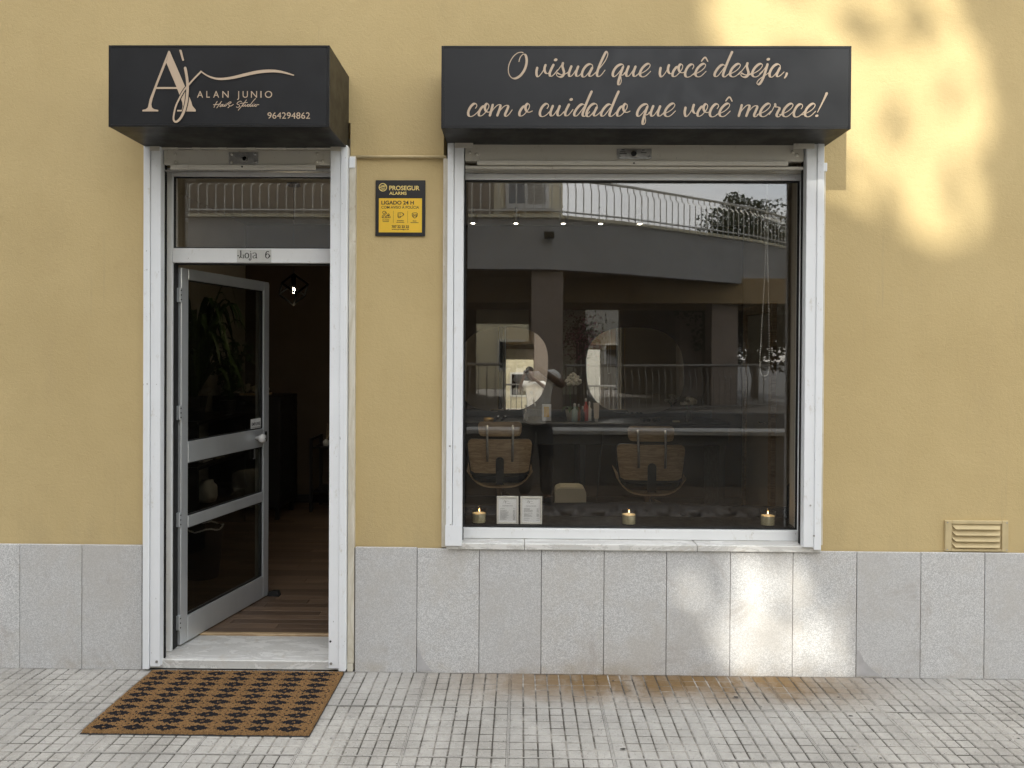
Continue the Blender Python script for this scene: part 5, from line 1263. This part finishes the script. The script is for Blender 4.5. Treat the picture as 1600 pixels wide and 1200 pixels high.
# railings: each a thing with its own balusters
def railing(line, z0, z1, name, label, mat, spacing, belly, drop=0):
    e = empty(name, (line[0][0], line[0][1], z0), label, 'railing', 'railings of the building opposite')
    m = MB(); m.tube([(x, y, z1) for x, y in line], .028, 8); m.build('top_rail', mat, e)
    m = MB(); m.tube([(x, y+belly, z0+.05) for x, y in line], .018, 6); m.build('bottom_rail', mat, e)
    segs = []; me = None
    for (xa, ya), (xb, yb) in zip(line[:-1], line[1:]):
        L_ = math.hypot(xb-xa, yb-ya); k = max(1, int(L_/spacing))
        for i in range(k): t = i/k; segs.append((xa+(xb-xa)*t, ya+(yb-ya)*t))
    h = z1-z0
    for i, (x, y) in enumerate(segs):
        if me is None:
            m = MB(); m.tube([(0, 0, h), (0, 0, h*.86), (0, belly, h*.70), (0, belly, -drop)], .011, 6); o = m.build('baluster', mat, e, origin=(0, 0, 0)); me = o.data
        else:
            o = bpy.data.objects.new('baluster', me); col.objects.link(o); o.parent = e
        o.location = Vector((x, y, z0))-ORG[e]
    return e
railing([(x, y-.12) for x, y in EDGE if x > -7] and [(-6.6, -10.02)]+[(x, y-.12) for x, y in EDGE[2:]], ZT+.062, 5.06, 'terrace_railing', 'pale railing with bellied balusters along the terrace opposite', M_RAILW, .165, .24, .10)
railing([(-6.5, -10.15), (.15, -10.15)], .62, 1.50, 'portico_railing', 'dark railing left of the pebbledash column in the portico opposite', M_RAIL, .16, .12)
railing([(.85, -10.15), (2.5, -10.9), (5.5, -12.6)], .56, 1.48, 'portico_railing', 'dark railing right of the pebbledash column in the portico opposite', M_RAIL, .16, .12)
o = empty('floodlight', (.5, -9.8, 3.9), 'small black floodlight on the grey terrace fascia opposite', 'floodlight')
MB().box(.40, .60, -9.84, -9.74, 3.86, 3.99, .01).build('lamp_housing', M_BLACKM, o); MB().box(.42, .58, -9.738, -9.732, 3.88, 3.97).build('lamp_glass', M_WGLASS, o); MB().box(.47, .53, -9.899, -9.841, 3.88, 3.92).build('bracket', M_BLACKM, o)
# apartment blocks added out of view on both sides to cut down sky light
def block(x0, x1, y0, y1, z1, mat, label):
    e = empty('sky_shade_block', ((x0+x1)/2, (y0+y1)/2, -.26), label, 'building', 'added blocks shading the sky')
    MB().box(x0, x1, y0, y1, -.26, z1).build('wall', mat, e); MB().box(x0-.3, x1+.3, y0-.3, y1+.3, z1+.001, z1+.3).build('roof', M_LOWWALL, e)
    k = 0
    for i in range(4):
        for j in range(int(z1//3)):
            x = x0+(x1-x0)*(i+.5)/4; z = .9+j*3
            f = MB().box(x-.7, x+.7, y1+.001, y1+.06, z, z+1.5, .01).build('window', M_WHITE2, e); MB().box(x-.6, x+.6, y1+.061, y1+.07, z+.1, z+1.4).build('pane', M_WGLASS, f)
block(-26, -10.5, -22, -9.5, 15.5, M_TAUPE, 'added brown apartment block, out of view past the portico on the left, shading the sky')
block(13, 27, -26, -13, 15.5, M_CREAMW, 'added cream apartment block, out of view past the trees on the right, shading the sky')
# far houses beyond the portico gaps
def house(x0, x1, y, z1, mat, label, nw):
    e = empty('far_house', ((x0+x1)/2, y, 0), label, 'house', 'houses far behind the portico')
    MB().box(x0, x1, y-6, y, -.25, z1).build('wall', mat, e)
    MB().box(x0-.3, x1+.3, y-6.3, y+.3, z1+.001, z1+.25).build('roof', M_LOWWALL, e)
    for i in range(nw):
        for z in [1.0+k*2.9 for k in range(int(z1//2.9))]:
            x = x0+(x1-x0)*(i+.5)/nw; f = MB().box(x-.6, x+.6, y+.001, y+.05, z, z+1.3).build('window', M_WHITE2, e); MB().box(x-.5, x+.5, y+.051, y+.06, z+.1, z+1.2).build('pane', M_WGLASS, f)
house(-16, 1.3, -27.5, 5.6, M_CREAMW, 'cream two-storey house far behind the portico, left', 5)
house(1.5, 9, -38, 5.4, M_CAP, 'white two-storey house far behind the portico, right', 3)

# ------------------------------------------------------------------ trees
def inpoly(x, z, P):
    c_ = False; j = len(P)-1
    for i in range(len(P)):
        xi, zi = P[i]; xj, zj = P[j]
        if (zi > z) != (zj > z) and x < (xj-xi)*(z-zi)/(zj-zi)+xi: c_ = not c_
        j = i
    return c_
def tree(x, y, h, rx, ry, rz, nleaf, leaf, mat, label, group, seed, keep=None, trunk=.16, cz=None, z0=-.26, cx=0):
    rg = random.Random(seed); e = empty('tree', (x, y, z0), label, 'tree', group)
    cz = cz if cz is not None else h-rz
    m = MB(); m.tube([tuple(p) for p in catmull([(x, y, z0), (x+.08, y+.05, h*.2), (x+cx*.5-.06, y, cz*.6), (x+cx, y, cz+rz*.3)], 6)], [trunk*(1-.75*i/18) for i in range(19)], 10)
    for k in range(9):
        a = rg.uniform(0, 6.28); b = rg.uniform(.35, 1.1); zz_ = cz-rz*.7+rg.random()*rz*.8
        tip = Vector((x+cx+math.cos(a)*rx*.75, y+math.sin(a)*ry*.75, zz_+rz*.35*b))
        if keep and not all(keep(Vector((x+cx*.8, y, zz_)).lerp(tip, q_/8), 1.0) for q_ in range(9)): continue
        m.tube([tuple(p) for p in catmull([(x+cx*.8, y, zz_), (x+cx+math.cos(a)*rx*.35, y+math.sin(a)*ry*.35, zz_+rz*.22), (x+cx+math.cos(a)*rx*.75, y+math.sin(a)*ry*.75, zz_+rz*.35*b)], 4)], [trunk*.4*(1-.09*i) for i in range(9)], 6)
    m.build('trunk', M_BARK, e, smooth=True)
    m = MB(); cl = [(rg.gauss(0, .5), rg.gauss(0, .5), rg.gauss(0, .5)) for _ in range(60)]
    n_ = 0; tries = 0
    while n_ < nleaf and tries < nleaf*6:
        tries += 1
        c_ = rg.choice(cl); u = Vector((c_[0]+rg.gauss(0, .20), c_[1]+rg.gauss(0, .20), c_[2]+rg.gauss(0, .20)))
        if u.length > 1+.12*math.sin(u.x*7+seed)*math.cos(u.z*9): continue
        p = Vector((x+cx+u.x*rx, y+u.y*ry, cz+u.z*rz))
        if p.z < .5: continue
        d = Vector((rg.gauss(0, 1), rg.gauss(0, 1), rg.gauss(0, .7))).normalized(); q = d.cross(Vector((rg.gauss(0, 1), rg.gauss(0, 1), rg.gauss(0, 1)))).normalized(); L_ = leaf*rg.uniform(.6, 1.25)
        rv = rg.random()
        if keep and not (keep(p, rv) and keep(p-d*L_*.42, rv) and keep(p+d*L_*.42, rv) and keep(p+q*L_*.2, rv) and keep(p-q*L_*.2, rv)): continue
        m.add([p-d*L_*.5, p+q*L_*.28, p+d*L_*.5, p-q*L_*.28], [[0, 1, 2, 3]]); n_ += 1
    m.build('crown', mat, e); return e
tree(7.6, -20.5, 6.9, 2.2, 2.0, 2.0, 24000, .13, M_LEAFD, 'bushy green tree rising behind the terrace railing at its right end', 'street trees', 1, trunk=.14)
tree(6.2, -16.0, 4.2, 1.9, 1.6, 1.6, 16000, .14, M_LEAFD, 'low dark tree right of the portico railing', 'street trees', 2, trunk=.11, cz=2.9)
tree(8.6, -14.5, 4.6, 1.8, 1.6, 1.9, 16000, .14, M_LEAFD, 'dark leafy tree beyond the end of the low wall', 'street trees', 3, trunk=.13, cz=3.0)
o = empty('flowering_bush', (2.2, -11.6, -.2), 'pink flowering bush beside the portico column', 'bush'); m = MB(); mp = MB(); rg = random.Random(8)
for k in range(900):
    p = Vector((1.32+rg.gauss(0, .20), -11.9+rg.gauss(0, .15), 2.05+rg.gauss(0, .24)))
    d = Vector((rg.gauss(0, 1), rg.gauss(0, 1), rg.gauss(0, 1))).normalized(); q = d.orthogonal().normalized(); L_ = .032
    (mp if rg.random() < .35 else m).add([p-d*L_, p+q*L_*.6, p+d*L_, p-q*L_*.6], [[0, 1, 2, 3]])
m.build('leaves', M_LEAFD, o); mp.build('flowers', M_PINK, o)
m = MB()
for k in range(6): m.tube([(1.32+rg.uniform(-.1, .1), -11.9, .55), (1.32+rg.uniform(-.15, .15), -11.9, 2.0)], .018, 6)
m.build('stems', M_BARK, o)
# unseen tall trees added to shade the shop front, leaf gaps shaped for sun patches
def WP(l): return [W(px, py, 0) for px, py in l]
SPOT1 = WP([(1085,-90),(1095,0),(1120,75),(1200,190),(1275,285),(1330,300),(1365,322),(1425,372),(1488,396),(1520,338),(1530,245),(1533,140),(1518,72),(1455,2),(1440,-90)])
SPOT2 = WP([(1045,905),(1060,880),(1110,900),(1150,860),(1200,850),(1250,880),(1285,935),(1330,960),(1350,1010),(1330,1050),(1230,1060),(1150,1055),(1090,1010),(1050,960)])
def lit(p, rv):  # leaf filter: opens gaps in the added crowns where wall patches catch sun
    x, z = p.x-SUN.x*(p.y/SUN.y), p.z-SUN.z*(p.y/SUN.y)
    if inpoly(x, z, SPOT1):
        u_ = (x-1.95)*1.9+(z-2.9)*.75                      # leaves thinned for two bright streaks, one slanting, one over the sign
        k_ = max(math.exp(-u_*u_*2.2), math.exp(-((x-1.30)/.16)**2)*(z > 3.1))
        return rv < .016+.045*(1-k_)
    if inpoly(x, z, SPOT2):
        k_ = max(math.exp(-((x-cx_)/.15)**2-((z-cz_)/.28)**2) for cx_, cz_ in ((.95, .32), (1.33, .40), (1.62, .16)))
        return rv < .05+.17*(1-k_)
    return True
def shade_center(px, py, Y):
    x, z = W(px, py, 0); k = Y/SUN.y; return x+SUN.x*k, z+SUN.z*k
c_ = shade_center(800, 600, -24.0)
tree(c_[0]-1.0, -24.0, c_[1]+5, 5.8, 2.6, 4.6, 21000, .44, M_LEAF, 'added unseen tall tree behind the portico building, crown gaps shaped for sun patches, left of the pair', 'added shade trees behind the portico building', 21, keep=lit, trunk=.34, cz=c_[1])
tree(c_[0]+3.4, -24.6, c_[1]+5, 5.0, 2.6, 5.2, 20000, .44, M_LEAF, 'added unseen tall tree behind the portico building, crown gaps shaped for sun patches, right of its twin', 'added shade trees behind the portico building', 22, keep=lit, trunk=.32, cz=c_[1])

# ------------------------------------------------------------------ the photographer, reflected in the panes
def skin_mesh(name, verts, edges, radii, mat, parent, root=0, sub=2):
    me = bpy.data.meshes.new(name); me.from_pydata(verts, edges, []); o = bpy.data.objects.new(name, me); col.objects.link(o)
    o.parent = parent; o.location = -ORG[parent] ; ORG[o] = Vector((0, 0, 0))
    md = o.modifiers.new('skin', 'SKIN'); md.use_smooth_shade = True
    sv = me.skin_vertices[0].data if me.skin_vertices else None
    for i, r in enumerate(radii):
        sv[i].radius = r if isinstance(r, tuple) else (r, r)
        sv[i].use_root = (i == root)
    s_ = o.modifiers.new('sub', 'SUBSURF'); s_.levels = sub; s_.render_levels = sub
    me.materials.append(mat); return o
PX0, PY0 = .17, -4.32
per = empty('person', (PX0, PY0, 0), 'photographer in white t-shirt and dark trousers holding a camera to the face', 'person')
V, E_, RD = [], [], []
def jv(x, y, z, r, frm=None):
    V.append((PX0+x, PY0+y, z)); RD.append(r); i = len(V)-1
    if frm is not None: E_.append((frm, i))
    return i
pel = jv(0, 0, .98, (.125, .16)); ab = jv(0, .0, 1.14, (.11, .14), pel); ch = jv(0, -.01, 1.36, (.12, .165), ab); nb = jv(0, 0, 1.53, .062, ch); nk = jv(-.06, .03, 1.60, .058, nb)
hd = jv(-.10, .06, 1.69, (.088, .078), nk); ht = jv(-.105, .055, 1.79, (.085, .075), hd)
nose = jv(-.105, .155, 1.69, .016, hd)
for s in (-1, 1): jv(-.10+s*.085, .045, 1.695, .018, hd)
tee_arm = []
hands = {}
for s, el, wr in ((-1, (-.34, .02, 1.30), (-.24, .20, 1.60)), (1, (.31, .02, 1.34), (-.04, .21, 1.60))):
    sh_ = jv(s*.185, -.01, 1.455, .072, ch); e1 = jv(el[0], el[1], el[2], .048, sh_); wrj = jv(wr[0], wr[1], wr[2], .030, e1)
    pal = jv(wr[0]*.8-.04, wr[1]+.045, wr[2]+.045, (.036, .020), wrj); hands[s] = pal
    tee_arm.append((sh_, e1))
    for k in range(4):
        b0 = jv(wr[0]*.65-.065-s*.005, wr[1]+.058+k*.004, wr[2]+.052+.019*(k-.6), .0095, pal); b1 = jv(wr[0]*.5-.085, wr[1]+.088, wr[2]+.055+.020*(k-.6), .009, b0); jv(wr[0]*.38-.10, wr[1]+.080, wr[2]+.056+.020*(k-.6), .008, b1)
    t1 = jv(wr[0]*.75-.05, wr[1]+.02, wr[2]+.058, .011, pal); jv(wr[0]*.5-.085, wr[1]+.005, wr[2]+.075, .010, t1)
for s in (-1, 1):
    hp = jv(s*.095, 0, .90, .095, pel); kn_ = jv(s*.115, .025, .50, .062, hp); an = jv(s*.125, -.02, .095, .042, kn_); jv(s*.14, .15, .055, .036, an)
skin_mesh('body', V, E_, RD, M_SKIN, per, 0)
# t-shirt and trousers: looser shells over the same skeleton
tv = [(0, 0, .90), (0, 0, 1.12), (0, -.01, 1.36), (0, 0, 1.50), (-.19, -.01, 1.455), (-.265, .005, 1.365), (.19, -.01, 1.455), (.275, .005, 1.395)]
skin_mesh('t_shirt', [(PX0+x, PY0+y, z) for x, y, z in tv], [(0, 1), (1, 2), (2, 3), (2, 4), (4, 5), (2, 6), (6, 7)], [(.16, .20), (.145, .19), (.145, .195), (.085, .095), .095, .085, .095, .085], M_TEE, per, 1)
tv = [(0, 0, .94), (0, 0, 1.06), (-.098, 0, .90), (-.117, .025, .50), (-.127, -.015, .09), (.098, 0, .90), (.117, .025, .50), (.127, -.015, .09)]
skin_mesh('trousers', [(PX0+x, PY0+y, z) for x, y, z in tv], [(0, 1), (0, 2), (2, 3), (3, 4), (0, 5), (5, 6), (6, 7)], [(.135, .165), (.13, .155), .112, .085, .075, .112, .085, .075], M_TROUSER, per, 0)
m = MB()
m.ball((PX0-.103, PY0+.045, 1.775), .088, .090, .078, 16, 10); m.build('hair', M_HAIR, per, smooth=True)
for s in (-1, 1):
    m = MB(); m.ball((PX0-.10+s*.032, PY0+.133, 1.705), .012, .009, .009, 8, 6); m.build('eye', M_WPLASTIC, per, smooth=True)
    m = MB(); m.box(PX0+s*.135-.045, PX0+s*.135+.045, PY0-.08, PY0+.20, .001, .035, .01); m.ball((PX0+s*.135, PY0+.09, .05), .048, .12, .045, 10, 6); m.build('shoe', M_RUBBER, per)
dc = empty('camera_body', (0, -4.09, 1.68), 'small black camera held in front of the photographer\'s face', 'camera')
MB().box(-.066, .066, -4.110, -4.068, 1.668, 1.758, .010).build('housing', M_BLACKM, dc)
m = MB(); m.tube([(0, -4.067, 1.713), (0, -4.040, 1.713)], .030, 20); m.build('lens', M_RUBBER, dc, smooth=False)
m = MB(); m.box(-.022, .022, -4.106, -4.072, 1.7585, 1.774, .004); m.build('viewfinder', M_BLACKM, dc)
